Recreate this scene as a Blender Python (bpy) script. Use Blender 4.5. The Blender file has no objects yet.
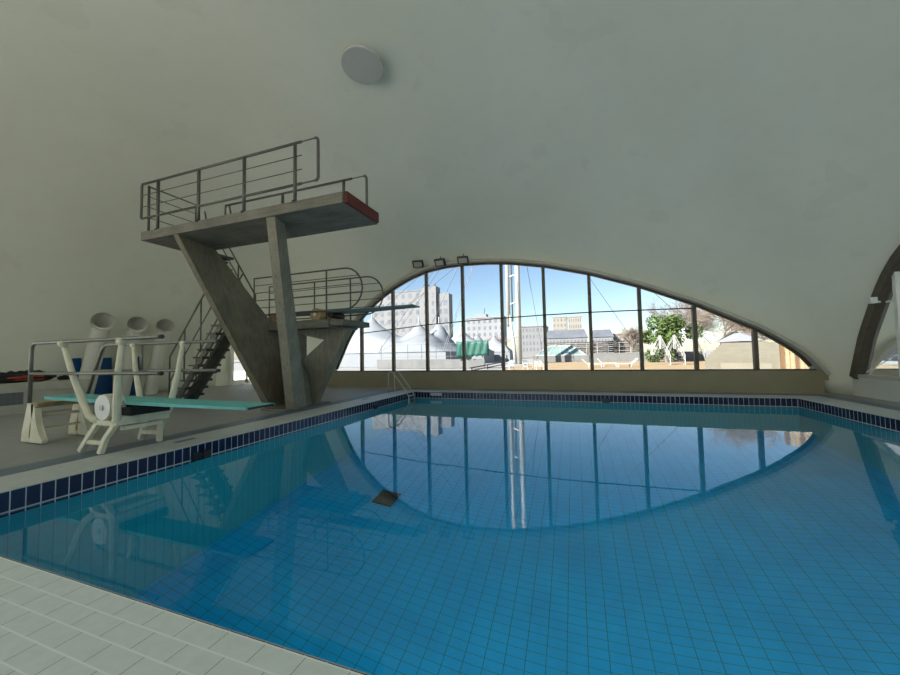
import bpy, bmesh, math, random
from mathutils import Vector, Matrix
random.seed(7)
PI = math.pi
S = bpy.context.scene
C = S.collection

# ------------------------------------------------------------------ camera
# world: X along the far window wall, Y along the pool, Z up, z = 0 on the pool deck
F_PX, YAW, PITCH, ROLL, EYE = 357.0, 0.3396, 0.0473, -0.0198, 1.5
def ray(px, py):
    u, v = (px - 450.0) / F_PX, (py - 337.5) / F_PX
    c, s = math.cos(ROLL), math.sin(ROLL)
    a, b = c * u + s * v, -s * u + c * v
    U = -b
    Y = math.cos(PITCH) - U * math.sin(PITCH)
    Z = math.sin(PITCH) + U * math.cos(PITCH)
    return Vector((a * math.cos(YAW) - Y * math.sin(YAW), a * math.sin(YAW) + Y * math.cos(YAW), Z))
def at(px, py, Y):
    d = ray(px, py); d = d * (Y / d.y)
    return Vector((d.x, d.y, d.z + EYE))
def px_m(Y):                       # metres per photo pixel at that distance
    return Y / F_PX
cam = bpy.data.cameras.new('camera'); co = bpy.data.objects.new('camera', cam); C.objects.link(co)
f0 = ray(450, 337.5); r0 = ray(450 + F_PX, 337.5) - f0; d0 = ray(450, 337.5 + F_PX) - f0
M = Matrix((r0.normalized(), (-d0).normalized(), (-f0).normalized())).transposed().to_4x4()
M.translation = Vector((0, 0, EYE)); co.matrix_world = M
cam.sensor_width = 36.0; cam.lens = 36.0 * F_PX / 900.0; cam.clip_start = 0.05; cam.clip_end = 2000
S.camera = co

# ------------------------------------------------------------------ materials
def newmat(name):
    m = bpy.data.materials.new(name); m.use_nodes = True
    nt = m.node_tree; nt.nodes.clear()
    return m, nt, nt.nodes, nt.links
def mth(nt, op, a, b=None, c=None):
    n = nt.nodes.new('ShaderNodeMath'); n.operation = op
    for i, x in enumerate((a, b, c)):
        if x is None: continue
        if isinstance(x, (int, float)): n.inputs[i].default_value = x
        else: nt.links.new(x, n.inputs[i])
    return n.outputs[0]
def mixc(nt, fac, a, b):
    n = nt.nodes.new('ShaderNodeMix'); n.data_type = 'RGBA'
    for sock, x in ((n.inputs['Factor'], fac), (n.inputs['A'], a), (n.inputs['B'], b)):
        if isinstance(x, (int, float)): sock.default_value = x
        elif isinstance(x, (tuple, list)): sock.default_value = (*x[:3], 1)
        else: nt.links.new(x, sock)
    return n.outputs['Result']
def objco(nt):
    t = nt.nodes.new('ShaderNodeTexCoord'); return t.outputs['Object']
def noise(nt, scale, detail=4, co_=None, rough=.55, stretch=None):
    n = nt.nodes.new('ShaderNodeTexNoise'); n.inputs['Scale'].default_value = scale
    n.inputs['Detail'].default_value = detail; n.inputs['Roughness'].default_value = rough
    v = co_ or objco(nt)
    if stretch:
        mp = nt.nodes.new('ShaderNodeMapping'); mp.inputs['Scale'].default_value = stretch
        nt.links.new(v, mp.inputs[0]); v = mp.outputs[0]
    nt.links.new(v, n.inputs['Vector'])
    return n.outputs['Fac']
def ramp(nt, fac, a, b):
    n = nt.nodes.new('ShaderNodeMapRange'); n.inputs[1].default_value = a; n.inputs[2].default_value = b
    nt.links.new(fac, n.inputs[0]); return n.outputs[0]
def finish(nt, col, rough=.6, metal=0, spec=.5, bump=None, bstr=.2, bdist=.01):
    p = nt.nodes.new('ShaderNodeBsdfPrincipled'); o = nt.nodes.new('ShaderNodeOutputMaterial')
    nt.links.new(p.outputs[0], o.inputs[0])
    if isinstance(col, (tuple, list)): p.inputs['Base Color'].default_value = (*col[:3], 1)
    else: nt.links.new(col, p.inputs['Base Color'])
    p.inputs['Roughness'].default_value = rough; p.inputs['Metallic'].default_value = metal
    p.inputs['Specular IOR Level'].default_value = spec
    if bump is not None:
        b = nt.nodes.new('ShaderNodeBump'); b.inputs['Strength'].default_value = bstr; b.inputs['Distance'].default_value = bdist
        nt.links.new(bump, b.inputs['Height']); nt.links.new(b.outputs[0], p.inputs['Normal'])
    return p
def mat(name, col, rough=.6, metal=0, var=.12, scale=3.0, spec=.5, bstr=.0):
    m, nt, N, L = newmat(name)
    n = noise(nt, scale)
    c2 = tuple(x * (1 - var) for x in col); c3 = tuple(min(1, x * (1 + var)) for x in col)
    c = mixc(nt, ramp(nt, n, .3, .7), c2, c3)
    finish(nt, c, rough, metal, spec, n if bstr else None, bstr)
    return m
def line(nt, comp, period, width, off=0.0):
    """1 on joints of the given width repeating every period along one coordinate"""
    f = mth(nt, 'FRACT', mth(nt, 'ADD', mth(nt, 'DIVIDE', comp, period), off + 100.0))
    return mth(nt, 'LESS_THAN', f, width / period)
def xyz(nt):
    s = nt.nodes.new('ShaderNodeSeparateXYZ'); nt.links.new(objco(nt), s.inputs[0]); return s.outputs

def tile_mat(name, col, joint, specs, rough=.25, var=.06, spec=.5, bscale=9):
    m, nt, N, L = newmat(name)
    o = xyz(nt); n = noise(nt, bscale, 3)
    c = mixc(nt, ramp(nt, n, .3, .7), tuple(x * (1 - var) for x in col), tuple(min(1, x * (1 + var)) for x in col))
    k = None
    for ax, per, w, off in specs:
        l = line(nt, o[ax], per, w, off)
        k = l if k is None else mth(nt, 'MAXIMUM', k, l)
    c = mixc(nt, k, c, joint)
    finish(nt, c, rough, 0, spec)
    return m

# shell plaster: off-white paint with faint damp blotches
def shell_mat():
    m, nt, N, L = newmat('shell_plaster')
    a = noise(nt, .35, 5, rough=.6); b = noise(nt, 2.2, 6); d = noise(nt, 60, 2)
    c = mixc(nt, ramp(nt, a, .35, .68), (.785, .79, .69), (.83, .835, .745))
    c = mixc(nt, mth(nt, 'MULTIPLY', mth(nt, 'GREATER_THAN', noise(nt, .55, 3), .655), .10), c, (.55, .55, .50))
    c = mixc(nt, mth(nt, 'MULTIPLY', ramp(nt, b, .55, .8), .18), c, (.64, .63, .57))
    finish(nt, c, .75, 0, .25, d, .15, .004)
    return m
M_SHELL = shell_mat()
def deck_mat():
    m, nt, N, L = newmat('near_deck_tile')
    o = xyz(nt)
    row = mth(nt, 'ADD', mth(nt, 'DIVIDE', mth(nt, 'SUBTRACT', 1.51, o[1]), .1265), 50.0)
    fr = mth(nt, 'FRACT', row); fl = mth(nt, 'FLOOR', row)
    ridge = mth(nt, 'LESS_THAN', fr, .075)
    colx = mth(nt, 'FRACT', mth(nt, 'ADD', mth(nt, 'ADD', mth(nt, 'DIVIDE', o[0], .262), mth(nt, 'MULTIPLY', fl, .5)), 100.08))
    joint = mth(nt, 'LESS_THAN', colx, .016)
    n = noise(nt, 14, 4); g = noise(nt, 170, 2)
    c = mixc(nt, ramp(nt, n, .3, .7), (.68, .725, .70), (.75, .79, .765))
    c = mixc(nt, joint, c, (.25, .27, .27))
    c = mixc(nt, ridge, c, (.86, .88, .87))
    # studs on the tread tiles
    sx = mth(nt, 'SINE', mth(nt, 'MULTIPLY', o[0], 2 * PI / .0125)); sy = mth(nt, 'SINE', mth(nt, 'MULTIPLY', o[1], 2 * PI / .0125))
    st = mth(nt, 'MULTIPLY', mth(nt, 'MULTIPLY', sx, sy), mth(nt, 'GREATER_THAN', fr, .16))
    h = mth(nt, 'ADD', mth(nt, 'MULTIPLY', st, .35), mth(nt, 'MULTIPLY', ridge, 1.2))
    finish(nt, c, .5, 0, .4, h, .35, .004)
    return m
M_DECK = deck_mat()
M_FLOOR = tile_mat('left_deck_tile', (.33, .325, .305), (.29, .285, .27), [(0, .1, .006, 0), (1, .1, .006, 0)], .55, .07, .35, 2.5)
M_COPING = tile_mat('coping_tile', (.52, .525, .49), (.42, .42, .40), [(0, .262, .006, 0), (1, .262, .006, 0)], .45, .07, .4, 6)
M_STRIPE = tile_mat('blue_grey_tile', (.125, .165, .20), (.17, .20, .23), [(0, .1, .005, 0), (1, .1, .005, 0)], .45, .08)
def band(name, ax):
    m, nt, N, L = newmat(name); o = xyz(nt)
    n = noise(nt, 40, 1)
    c = mixc(nt, ramp(nt, n, .3, .7), (.007, .008, .036), (.012, .013, .056))
    l = line(nt, o[ax], .1305, .011, .38)
    hz = mth(nt, 'LESS_THAN', mth(nt, 'ABSOLUTE', mth(nt, 'ADD', o[2], .243)), .007)
    top = mth(nt, 'GREATER_THAN', o[2], -.008)
    c = mixc(nt, mth(nt, 'MAXIMUM', mth(nt, 'MAXIMUM', l, hz), top), c, (.55, .56, .55))
    finish(nt, c, .12, 0, .5)
    return m
M_BANDX, M_BANDY = band('navy_band_tile_long', 1), band('navy_band_tile_end', 0)
POOLW, POOLF, JNT = (.02, .47, .53), (.004, .50, .97), (.008, .24, .40)
M_POOLX = tile_mat('pool_wall_tile_long', POOLW, JNT, [(1, .1305, .008, .38), (2, .2625, .004, .93)], .3)
M_POOLY = tile_mat('pool_wall_tile_end', POOLW, JNT, [(0, .1305, .008, .38), (2, .2625, .004, .93)], .3)
M_POOLF = tile_mat('pool_floor_tile', POOLF, JNT, [(0, .2625, .012, 0), (1, .1305, .008, 0)], .3, .10, .5, 1.5)
def water_mat():
    m, nt, N, L = newmat('pool_water')
    g = N.new('ShaderNodeBsdfPrincipled'); o = N.new('ShaderNodeOutputMaterial'); L.new(g.outputs[0], o.inputs[0])
    g.inputs['Base Color'].default_value = (.97, 1, 1, 1); g.inputs['Roughness'].default_value = 0
    g.inputs['IOR'].default_value = 1.333; g.inputs['Transmission Weight'].default_value = 1
    n = noise(nt, 1.6, 2); b = N.new('ShaderNodeBump'); b.inputs['Strength'].default_value = .05; b.inputs['Distance'].default_value = .012
    L.new(n, b.inputs['Height']); L.new(b.outputs[0], g.inputs['Normal'])
    return m
M_WATER = water_mat()
M_BOUNCE = tile_mat('white_bounce_tile', (.82, .80, .74), (.66, .66, .62), [(0, .3, .006, 0), (1, .3, .006, 0)], .5)  # white so that unseen floor and ground bounce sun into the hall
def glass_mat(name, tint, refl):
    m, nt, N, L = newmat(name)
    t = N.new('ShaderNodeBsdfTransparent'); t.inputs[0].default_value = (*tint, 1)
    g = N.new('ShaderNodeBsdfGlossy'); g.inputs['Roughness'].default_value = 0.0; g.inputs[0].default_value = (.9, .95, .95, 1)
    lw = N.new('ShaderNodeLayerWeight'); lw.inputs[0].default_value = .25
    x = N.new('ShaderNodeMixShader'); o = N.new('ShaderNodeOutputMaterial')
    L.new(mth(nt, 'MULTIPLY', lw.outputs['Fresnel'], refl), x.inputs[0])
    L.new(t.outputs[0], x.inputs[1]); L.new(g.outputs[0], x.inputs[2]); L.new(x.outputs[0], o.inputs[0])
    return m
M_TINT = glass_mat('tinted_side_glass', (.80, .82, .78), .9)
M_GLASS = glass_mat('window_glass', (.97, .985, .98), .5)
def concrete(name, a, b, streak):
    m, nt, N, L = newmat(name)
    n = noise(nt, 1.6, 6, rough=.65); w = noise(nt, 3.2, 5, stretch=streak); f = noise(nt, 45, 3)
    c = mixc(nt, ramp(nt, n, .3, .72), a, b)
    c = mixc(nt, mth(nt, 'MULTIPLY', ramp(nt, w, .45, .75), .55), c, tuple(x * .5 for x in a))
    c = mixc(nt, mth(nt, 'MULTIPLY', ramp(nt, f, .5, .75), .25), c, tuple(min(1, x * 1.4) for x in b))
    finish(nt, c, .85, 0, .25, w, .35, .01)
    return m
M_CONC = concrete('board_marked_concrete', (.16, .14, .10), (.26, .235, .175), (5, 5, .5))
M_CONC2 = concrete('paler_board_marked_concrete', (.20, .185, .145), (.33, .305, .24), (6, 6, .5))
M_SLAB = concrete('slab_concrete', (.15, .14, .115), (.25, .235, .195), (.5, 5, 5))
M_RED = mat('red_paint', (.12, .016, .013), .6)
M_STEEL = mat('brushed_steel_tube', (.24, .235, .21), .38, .75, .12, 12)
M_RAIL = mat('grey_painted_rail', (.13, .125, .11), .4, .55, .10, 9)
M_CHROME = mat('polished_steel', (0.546, 0.546, 0.518), .32, .6, .05, 8)
M_DARK = mat('black_metal', (.02, .02, .02), .5, 0, .2)
M_CREAM = mat('cream_painted_aluminium', (.70, .655, .49), .45, 0, .09, 5)
M_RUST = mat('worn_cream_metal', (.36, .255, .13), .6, .1, .3, 7)
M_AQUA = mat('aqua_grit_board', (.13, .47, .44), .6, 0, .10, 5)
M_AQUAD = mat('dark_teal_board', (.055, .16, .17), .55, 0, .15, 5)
M_STAIR = mat('dark_stair_steel', (.10, .095, .08), .6, .3, .25, 4)
M_DUCT = mat('white_duct_paint', (.72, .70, .63), .5, 0, .05, 3)
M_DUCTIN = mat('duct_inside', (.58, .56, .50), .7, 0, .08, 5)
M_BLUE = mat('blue_vinyl_mat', (.004, .075, .24), .45, 0, .12, 2)
M_WALLB = mat('beige_wall_paint', (.30, .262, .172), .7, 0, .07, 1.2)
M_WHITE = mat('white_wall_paint', (.66, .66, .61), .65, 0, .05, 1.5)
M_LEDGEG = tile_mat('grey_ledge_tile', (.13, .135, .14), (.20, .2, .2), [(1, .13, .008, 0), (2, .13, .005, 0)], .4)
M_BRONZE = mat('bronze_window_frame', (.12, .096, .07), .45, .3, .15, 6)
M_RIM = mat('cream_arch_rim', (.50, .475, .40), .7, 0, .08, 3)
M_FRAMEW = mat('white_frame_paint', (.74, .74, .70), .45, 0, .05, 4)
M_BLACK = mat('black_cloth', (.012, .012, .013), .8, 0, .3, 10)
M_ORANGE = mat('orange_red_cloth', (.42, .075, .035), .8, 0, .25, 10)
M_LAMP = mat('white_lamp_cover', (.52, .52, .50), .5, 0, .03, 5)
M_FLOODG = mat('flood_glass', (.55, .53, .46), .2, 0, .1, 30)
M_PLATE = mat('light_plate', (.55, .55, .52), .5)
# outdoors
M_GROUND = mat('ochre_sand', (0.279, 0.198, 0.105), .9, 0, .16, .8)
M_PAVE = mat('pale_paving', (0.248, 0.241, 0.223), .9, 0, .12, .6)
M_TENT = mat('white_tent_canvas', (0.192, 0.204, 0.218), .7, 0, .04, .4)
M_TARP = mat('green_tarp', (0.005, 0.075, 0.054), .6, 0, .2, 1.5)
M_OUTWALL = mat('grey_render', (0.137, 0.137, 0.135), .9, 0, .12, 1)
M_MAST = mat('white_mast_paint', (0.384, 0.384, 0.360), .45, 0, .05, 2)
M_CABLE = mat('steel_cable', (0.099, 0.105, 0.118), .5, .3)
M_PLASTIC = mat('white_plastic', (0.409, 0.409, 0.397), .4, 0, .04, 3)
M_FACADE = mat('white_facade', (0.175, 0.175, 0.175), .85, 0, .05, .15)
M_FACADE2 = mat('grey_facade', (0.213, 0.213, 0.222), .85, 0, .08, .15)
M_FACADE3 = mat('beige_facade', (0.240, 0.212, 0.173), .85, 0, .08, .12)
M_ROOF = mat('slate_roof', (0.081, 0.087, 0.105), .7, 0, .2, .5)
M_PANE = mat('hazed_window_pane', (.13, .145, .17), .2, 0, .3, .4)  # pane colour lightened to stand in for distance haze
M_LEAF = mat('green_leaves', (0.063, 0.100, 0.019), .7, 0, .5, 1.2)
M_BARK = mat('pale_bare_twigs', (0.190, 0.150, 0.120), .9, 0, .2, 3)
M_REDTWIG = mat('reddish_twigs', (0.205, 0.118, 0.112), .9, 0, .25, 1)
M_STONE = mat('sunlit_stone', (0.179, 0.163, 0.123), .85, 0, .08, 2)
M_WOOD = mat('pale_larch_board', (0.346, 0.254, 0.140), .75, 0, .2, 2)
M_WOODD = mat('dark_larch_board', (0.155, 0.087, 0.037), .8, 0, .2, 2)
M_FENCE = mat('dark_slat', (0.062, 0.053, 0.046), .8, 0, .2, 2)
M_GREENGL = mat('green_roof_glazing', (0.162, 0.230, 0.212), .25, 0, .12, 1)

# ------------------------------------------------------------------ mesh helpers
OFF = {}
def tag(o, label=None, cat=None, group=None, kind=None):
    if label: o['label'] = label
    if cat: o['category'] = cat
    if group: o['group'] = group
    if kind: o['kind'] = kind
    return o
def thing(name, label, cat, loc, group=None):
    o = bpy.data.objects.new(name, None); C.objects.link(o); o.empty_display_size = .2
    o.location = loc; OFF[o.name] = Vector(loc)
    return tag(o, label, cat, group)
class MB:
    def __init__(s): s.bm = bmesh.new()
    def face(s, pts):
        return s.bm.faces.new([s.bm.verts.new(p) for p in pts])
    def hexa(s, lo, hi):               # two quads, matching order
        a = [s.bm.verts.new(p) for p in lo]; b = [s.bm.verts.new(p) for p in hi]; n = len(a)
        s.bm.faces.new(a[::-1]); s.bm.faces.new(b)
        for i in range(n): s.bm.faces.new((a[i], a[(i + 1) % n], b[(i + 1) % n], b[i]))
        return s
    def box(s, x0, x1, y0, y1, z0, z1):
        return s.hexa([(x0, y0, z0), (x1, y0, z0), (x1, y1, z0), (x0, y1, z0)], [(x0, y0, z1), (x1, y0, z1), (x1, y1, z1), (x0, y1, z1)])
    def obox(s, c, sx, sy, sz, R):     # oriented box, R = 3x3
        c = Vector(c)
        q = lambda x, y, z: c + R @ Vector((x * sx / 2, y * sy / 2, z * sz / 2))
        return s.hexa([q(-1, -1, -1), q(1, -1, -1), q(1, 1, -1), q(-1, 1, -1)], [q(-1, -1, 1), q(1, -1, 1), q(1, 1, 1), q(-1, 1, 1)])
    def prism(s, poly, d):             # 3D polygon extruded along d
        d = Vector(d); return s.hexa([Vector(p) for p in poly], [Vector(p) + d for p in poly])
    def bar(s, a, b, w, h, up=(0, 0, 1)):
        a, b = Vector(a), Vector(b); t = (b - a).normalized(); u = Vector(up)
        if abs(t.dot(u)) > .99: u = Vector((1, 0, 0))
        sd = t.cross(u).normalized() * (w / 2); u = sd.cross(t).normalized() * (h / 2)
        return s.hexa([a - sd - u, a + sd - u, a + sd + u, a - sd + u], [b - sd - u, b + sd - u, b + sd + u, b - sd + u])
    def tube(s, path, r, seg=8, closed=False, caps=True):
        P = [Vector(p) for p in path]; n = len(P); rings = []; pu = None
        R = r if isinstance(r, (list, tuple)) else [r] * n
        for i, p in enumerate(P):
            if closed: t = P[(i + 1) % n] - P[i - 1]
            else: t = (P[min(i + 1, n - 1)] - P[max(i - 1, 0)])
            t.normalize()
            if pu is None:
                u = Vector((0, 0, 1)) if abs(t.z) < .9 else Vector((1, 0, 0))
            else: u = pu
            u = (u - t * u.dot(t))
            if u.length < 1e-6: u = t.orthogonal()
            u.normalize(); pu = u; w = t.cross(u)
            rings.append([s.bm.verts.new(p + (u * math.cos(2 * PI * k / seg) + w * math.sin(2 * PI * k / seg)) * R[i]) for k in range(seg)])
        m = n if closed else n - 1
        for i in range(m):
            a, b = rings[i], rings[(i + 1) % n]
            for k in range(seg): s.bm.faces.new((a[k], a[(k + 1) % seg], b[(k + 1) % seg], b[k]))
        if caps and not closed:
            s.bm.faces.new(rings[0][::-1]); s.bm.faces.new(rings[-1])
        return s
    def strip(s, path, w, h, up):      # flat bar bent along a path, constant section
        P = [Vector(p) for p in path]; n = len(P); rings = []; up = Vector(up)
        for i, p in enumerate(P):
            t = (P[min(i + 1, n - 1)] - P[max(i - 1, 0)]).normalized()
            sd = up * (w / 2); u = t.cross(up).normalized() * (h / 2)
            rings.append([s.bm.verts.new(q) for q in (p - sd - u, p + sd - u, p + sd + u, p - sd + u)])
        for i in range(n - 1):
            a, b = rings[i], rings[i + 1]
            for k in range(4): s.bm.faces.new((a[k], a[(k + 1) % 4], b[(k + 1) % 4], b[k]))
        s.bm.faces.new(rings[0][::-1]); s.bm.faces.new(rings[-1])
        return s
    def ball(s, c, rx, ry, rz, sub=2, jit=0):
        r = bmesh.ops.create_icosphere(s.bm, subdivisions=sub, radius=1)
        for v in r['verts']:
            k = 1 + random.uniform(-jit, jit)
            v.co = Vector((v.co.x * rx * k, v.co.y * ry * k, v.co.z * rz * k)) + Vector(c)
        return s
    def build(s, name, m, parent=None, smooth=False, bevel=0):
        if bevel:
            bmesh.ops.bevel(s.bm, geom=[e for e in s.bm.edges], offset=bevel, segments=1, affect='EDGES', clamp_overlap=True)
        bmesh.ops.recalc_face_normals(s.bm, faces=s.bm.faces[:])
        me = bpy.data.meshes.new(name)
        off = OFF.get(parent.name, Vector()) if parent else Vector()
        if off.length: bmesh.ops.translate(s.bm, verts=s.bm.verts[:], vec=-off)
        s.bm.to_mesh(me); s.bm.free()
        if smooth:
            for p in me.polygons: p.use_smooth = True
        me.materials.append(m)
        o = bpy.data.objects.new(name, me); C.objects.link(o)
        if parent: o.parent = parent; OFF[o.name] = off
        return o
def structure(o, label, cat):
    return tag(o, label, cat, kind='structure')
def copy_tree(o, parent=None):
    c = o.copy(); C.objects.link(c); c.parent = parent
    for ch in list(o.children): copy_tree(ch, c)
    return c
def arc(c, r, a0, a1, u, v, n=8):
    c, u, v = Vector(c), Vector(u), Vector(v)
    return [c + u * (r * math.cos(a0 + (a1 - a0) * i / n)) + v * (r * math.sin(a0 + (a1 - a0) * i / n)) for i in range(n + 1)]

# ------------------------------------------------------------------ setting: pool, deck
PX0, PX1, PY0, PY1, PZ, WZ = -6.37, 6.12, 1.51, 13.43, -4.25, -.25
BL, BR, BN, BF = -19.2, 8.9, -12.6, 19.8          # floor extents
m = MB()
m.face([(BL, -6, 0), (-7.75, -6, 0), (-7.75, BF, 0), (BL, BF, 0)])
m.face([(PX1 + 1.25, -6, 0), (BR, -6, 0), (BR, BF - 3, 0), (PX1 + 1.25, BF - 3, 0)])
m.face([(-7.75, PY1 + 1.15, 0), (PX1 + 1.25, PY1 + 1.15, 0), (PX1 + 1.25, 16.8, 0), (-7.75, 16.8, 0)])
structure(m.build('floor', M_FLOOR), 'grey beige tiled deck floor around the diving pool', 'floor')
m = MB(); m.face([(BL, BN, 0), (BR, BN, 0), (BR, -6, 0), (BL, -6, 0)])
structure(m.build('floor_rear', M_BOUNCE), 'rear floor of the hall, tiled white to bounce daylight', 'floor')  # unseen rear floor, made white as a bounce surface
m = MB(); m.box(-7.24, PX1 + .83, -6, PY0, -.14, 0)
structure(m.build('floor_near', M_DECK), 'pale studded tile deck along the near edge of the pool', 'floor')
m = MB()
m.box(-7.24, PX0, PY0, PY1 + .80, -.14, 0); m.box(PX1, PX1 + .83, PY0, PY1 + .80, -.14, 0); m.box(PX0, PX1, PY1, PY1 + .80, -.14, 0)
structure(m.build('trim_1', M_COPING), 'pale tiled coping on three sides of the pool', 'coping')
m = MB()
m.box(-7.75, -7.24, -6, PY1 + 1.15, -.1, 0); m.box(PX1 + .83, PX1 + 1.25, -6, PY1 + 1.15, -.1, 0); m.box(-7.24, PX1 + .83, PY1 + .80, PY1 + 1.15, -.1, 0)
structure(m.build('trim_2', M_STRIPE), 'blue grey tiled drain stripe behind the pool coping', 'floor stripe')
Z1 = -.39
m = MB()
m.face([(PX0, PY0, PZ), (PX0, PY1, PZ), (PX0, PY1, Z1), (PX0, PY0, Z1)]); m.face([(PX1, PY1, PZ), (PX1, PY0, PZ), (PX1, PY0, Z1), (PX1, PY1, Z1)])
structure(m.build('wall_pool_sides', M_POOLX), 'turquoise tiled side walls of the pool below the waterline', 'pool wall')
m = MB()
m.face([(PX0, PY1, PZ), (PX1, PY1, PZ), (PX1, PY1, Z1), (PX0, PY1, Z1)]); m.face([(PX1, PY0, PZ), (PX0, PY0, PZ), (PX0, PY0, Z1), (PX1, PY0, Z1)])
structure(m.build('wall_pool_ends', M_POOLY), 'turquoise tiled end walls of the pool below the waterline', 'pool wall')
m = MB(); m.face([(PX0, PY0, PZ), (PX1, PY0, PZ), (PX1, PY1, PZ), (PX0, PY1, PZ)])
structure(m.build('floor_pool', M_POOLF), 'blue tiled pool bottom with dark grid joints', 'pool floor')
m = MB()
for x, d in ((PX0, .012), (PX1, -.012)): m.face([(x + d, PY0, Z1), (x + d, PY1, Z1), (x + d, PY1, -.001), (x + d, PY0, -.001)])
structure(m.build('trim_3', M_BANDX), 'navy tile band with white joints along the pool sides', 'tile band')
m = MB()
for y in (PY0 + .012, PY1 - .012): m.face([(PX0, y, Z1), (PX1, y, Z1), (PX1, y, -.001), (PX0, y, -.001)])
structure(m.build('trim_4', M_BANDY), 'navy tile band with white joints along the pool ends', 'tile band')
m = MB(); m.face([(PX0, PY0, WZ), (PX1, PY0, WZ), (PX1, PY1, WZ), (PX0, PY1, WZ)])
tag(m.build('pool_water', M_WATER), 'still blue water filling the diving pool', 'water', kind='stuff')

# ------------------------------------------------------------------ setting: the shell
ARCH_F = [(-11.95, 0), (-11.42, .95), (-10.69, 2.42), (-9.93, 3.39), (-9.07, 4.12), (-8.23, 4.66), (-7.3, 5.08), (-6.39, 5.35), (-5.5, 5.46), (-4.59, 5.48), (-3.6, 5.44), (-2.57, 5.33), (-1.12, 5.05), (.61, 4.56), (2.37, 3.89), (4.10, 3.09), (5.92, 2.07), (6.79, 1.42), (7.41, .75), (7.55, 0)]
ARCH_F = [(x + .09 * min(1, max(0, x / 5.0)) - (.05 if x < -9 else 0), z + (.07 if z > 0 else 0)) for x, z in ARCH_F]
YF, XR, YR, XL = 15.2, 8.1, -12.0, -18.7
def lerp_tab(T, x):
    if x <= T[0][0]: return T[0][1]
    for (a, b), (c, d) in zip(T, T[1:]):
        if x <= c: return b + (d - b) * (x - a) / (c - a)
    return T[-1][1]
ARCH_R = [(0, 6.9), (3, 6.75), (6, 6.1), (8, 5.4), (9.3, 4.7), (10.37, 3.95), (10.75, 3.55), (11.1, 3.05), (11.72, 1.95), (12.19, .75), (12.4, 0)]
def arch_right(y):
    t = abs(y - 2.2)
    return lerp_tab(ARCH_R, t) if t < 12.4 else 0
def arch_rear(x):
    t = (x + 8.2) / 8.5
    return 8.2 * (1 - t * t) ** .6 if abs(t) < 1 else 0
def arch_left(y):
    t = (y + 4.7) / 5.3
    return 6.6 * (1 - t * t) ** .55 if abs(t) < 1 else 0
CX, CY, ZA = -5.0, 2.0, 9.4
PLAN = [(7.65, YF), (XR, 14.6), (XR, -10.2), (7.7, YR), (-16.7, YR), (XL, -10.0), (XL, .6), (XL, 19.4), (-12.0, YF)]
def hit(phi):
    dx, dy = math.cos(phi), math.sin(phi); best = None
    for i in range(len(PLAN)):
        (x0, y0), (x1, y1) = PLAN[i], PLAN[(i + 1) % len(PLAN)]
        ex, ey = x1 - x0, y1 - y0; den = dx * ey - dy * ex
        if abs(den) < 1e-9: continue
        t = ((x0 - CX) * ey - (y0 - CY) * ex) / den; u = ((x0 - CX) * dy - (y0 - CY) * dx) / den
        if t > 0 and -1e-6 <= u <= 1 + 1e-6 and (best is None or t < best[0]): best = (t, i)
    r, i = best; x, y = CX + r * dx, CY + r * dy
    zb = lerp_tab(ARCH_F, x) if i == 8 else arch_right(y) if i == 1 else arch_rear(x) if i == 3 else arch_left(y) if i == 5 else 0
    return r, zb
_rs = {}
def rsmooth(phi):
    k = round(phi, 5)
    if k not in _rs:
        w = a = b = 0
        for j in range(-24, 25):
            g = math.exp(-(j / 11.0) ** 2); r, zb = hit(phi + j * .03); a += g * r; b += g * zb; w += g
        _rs[k] = (a / w, b / w)
    return _rs[k]
def shell_pt(phi, s):
    r, zb = hit(phi); rs, zs = rsmooth(phi); k = s ** 6; R = rs * (1 - k) + r * k
    k = s ** 5; zb = zs * (1 - k) + zb * k; e = .5 + .32 * min(1, zb / 4.0)
    z = zb + (ZA - zb) * max(0, 1 - s ** 3) ** e
    return Vector((CX + s * R * math.cos(phi), CY + s * R * math.sin(phi), z))
def shell_z(x, y):
    phi = math.atan2(y - CY, x - CX); rho = math.hypot(x - CX, y - CY); s = .5
    for _ in range(60):
        p = shell_pt(phi, s); q = math.hypot(p.x - CX, p.y - CY); s += (rho - q) / 25
    return shell_pt(phi, s).z
DOOR_Y0, DOOR_Y1, DOOR_Z = 15.0, 18.0, 2.45
phis = [math.atan2(y - CY, x - CX) for x, y in PLAN]
dph = [math.atan2(y - CY, XL - CX) for y in (DOOR_Y0, DOOR_Y1)]
phis = sorted(p % (2 * PI) for p in phis); full = []
keys = sorted(phis + [d % (2 * PI) for d in dph])
for a, b in zip(keys, keys[1:] + [keys[0] + 2 * PI]):
    n = max(1, int((b - a) / .022)); full += [a + (b - a) * i / n for i in range(n)]
sd = (1 - (DOOR_Z / ZA) ** 2) ** (1 / 3.0)
ss = sorted([math.sin(i / 46 * PI / 2) for i in range(1, 47)] + [sd])
bm = bmesh.new(); apex = bm.verts.new((CX, CY, ZA)); rings = []
for s in ss: rings.append([bm.verts.new(shell_pt(p, s)) for p in full])
nf = len(full); d0_, d1_ = sorted(d % (2 * PI) for d in dph)
for j in range(nf):
    bm.faces.new((apex, rings[0][j], rings[0][(j + 1) % nf]))
    for i in range(len(ss) - 1):
        pm = full[j] + .004
        if d0_ < pm < d1_ and ss[i] >= sd - 1e-6: continue
        bm.faces.new((rings[i][j], rings[i + 1][j], rings[i + 1][(j + 1) % nf], rings[i][(j + 1) % nf]))
bmesh.ops.recalc_face_normals(bm, faces=bm.faces[:])
if apex.normal.z < 0: bmesh.ops.reverse_faces(bm, faces=bm.faces[:])
me = bpy.data.meshes.new('ceiling'); bm.to_mesh(me); bm.free(); me.materials.append(M_SHELL)
for p in me.polygons: p.use_smooth = True
shell = bpy.data.objects.new('ceiling', me); C.objects.link(shell)
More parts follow.
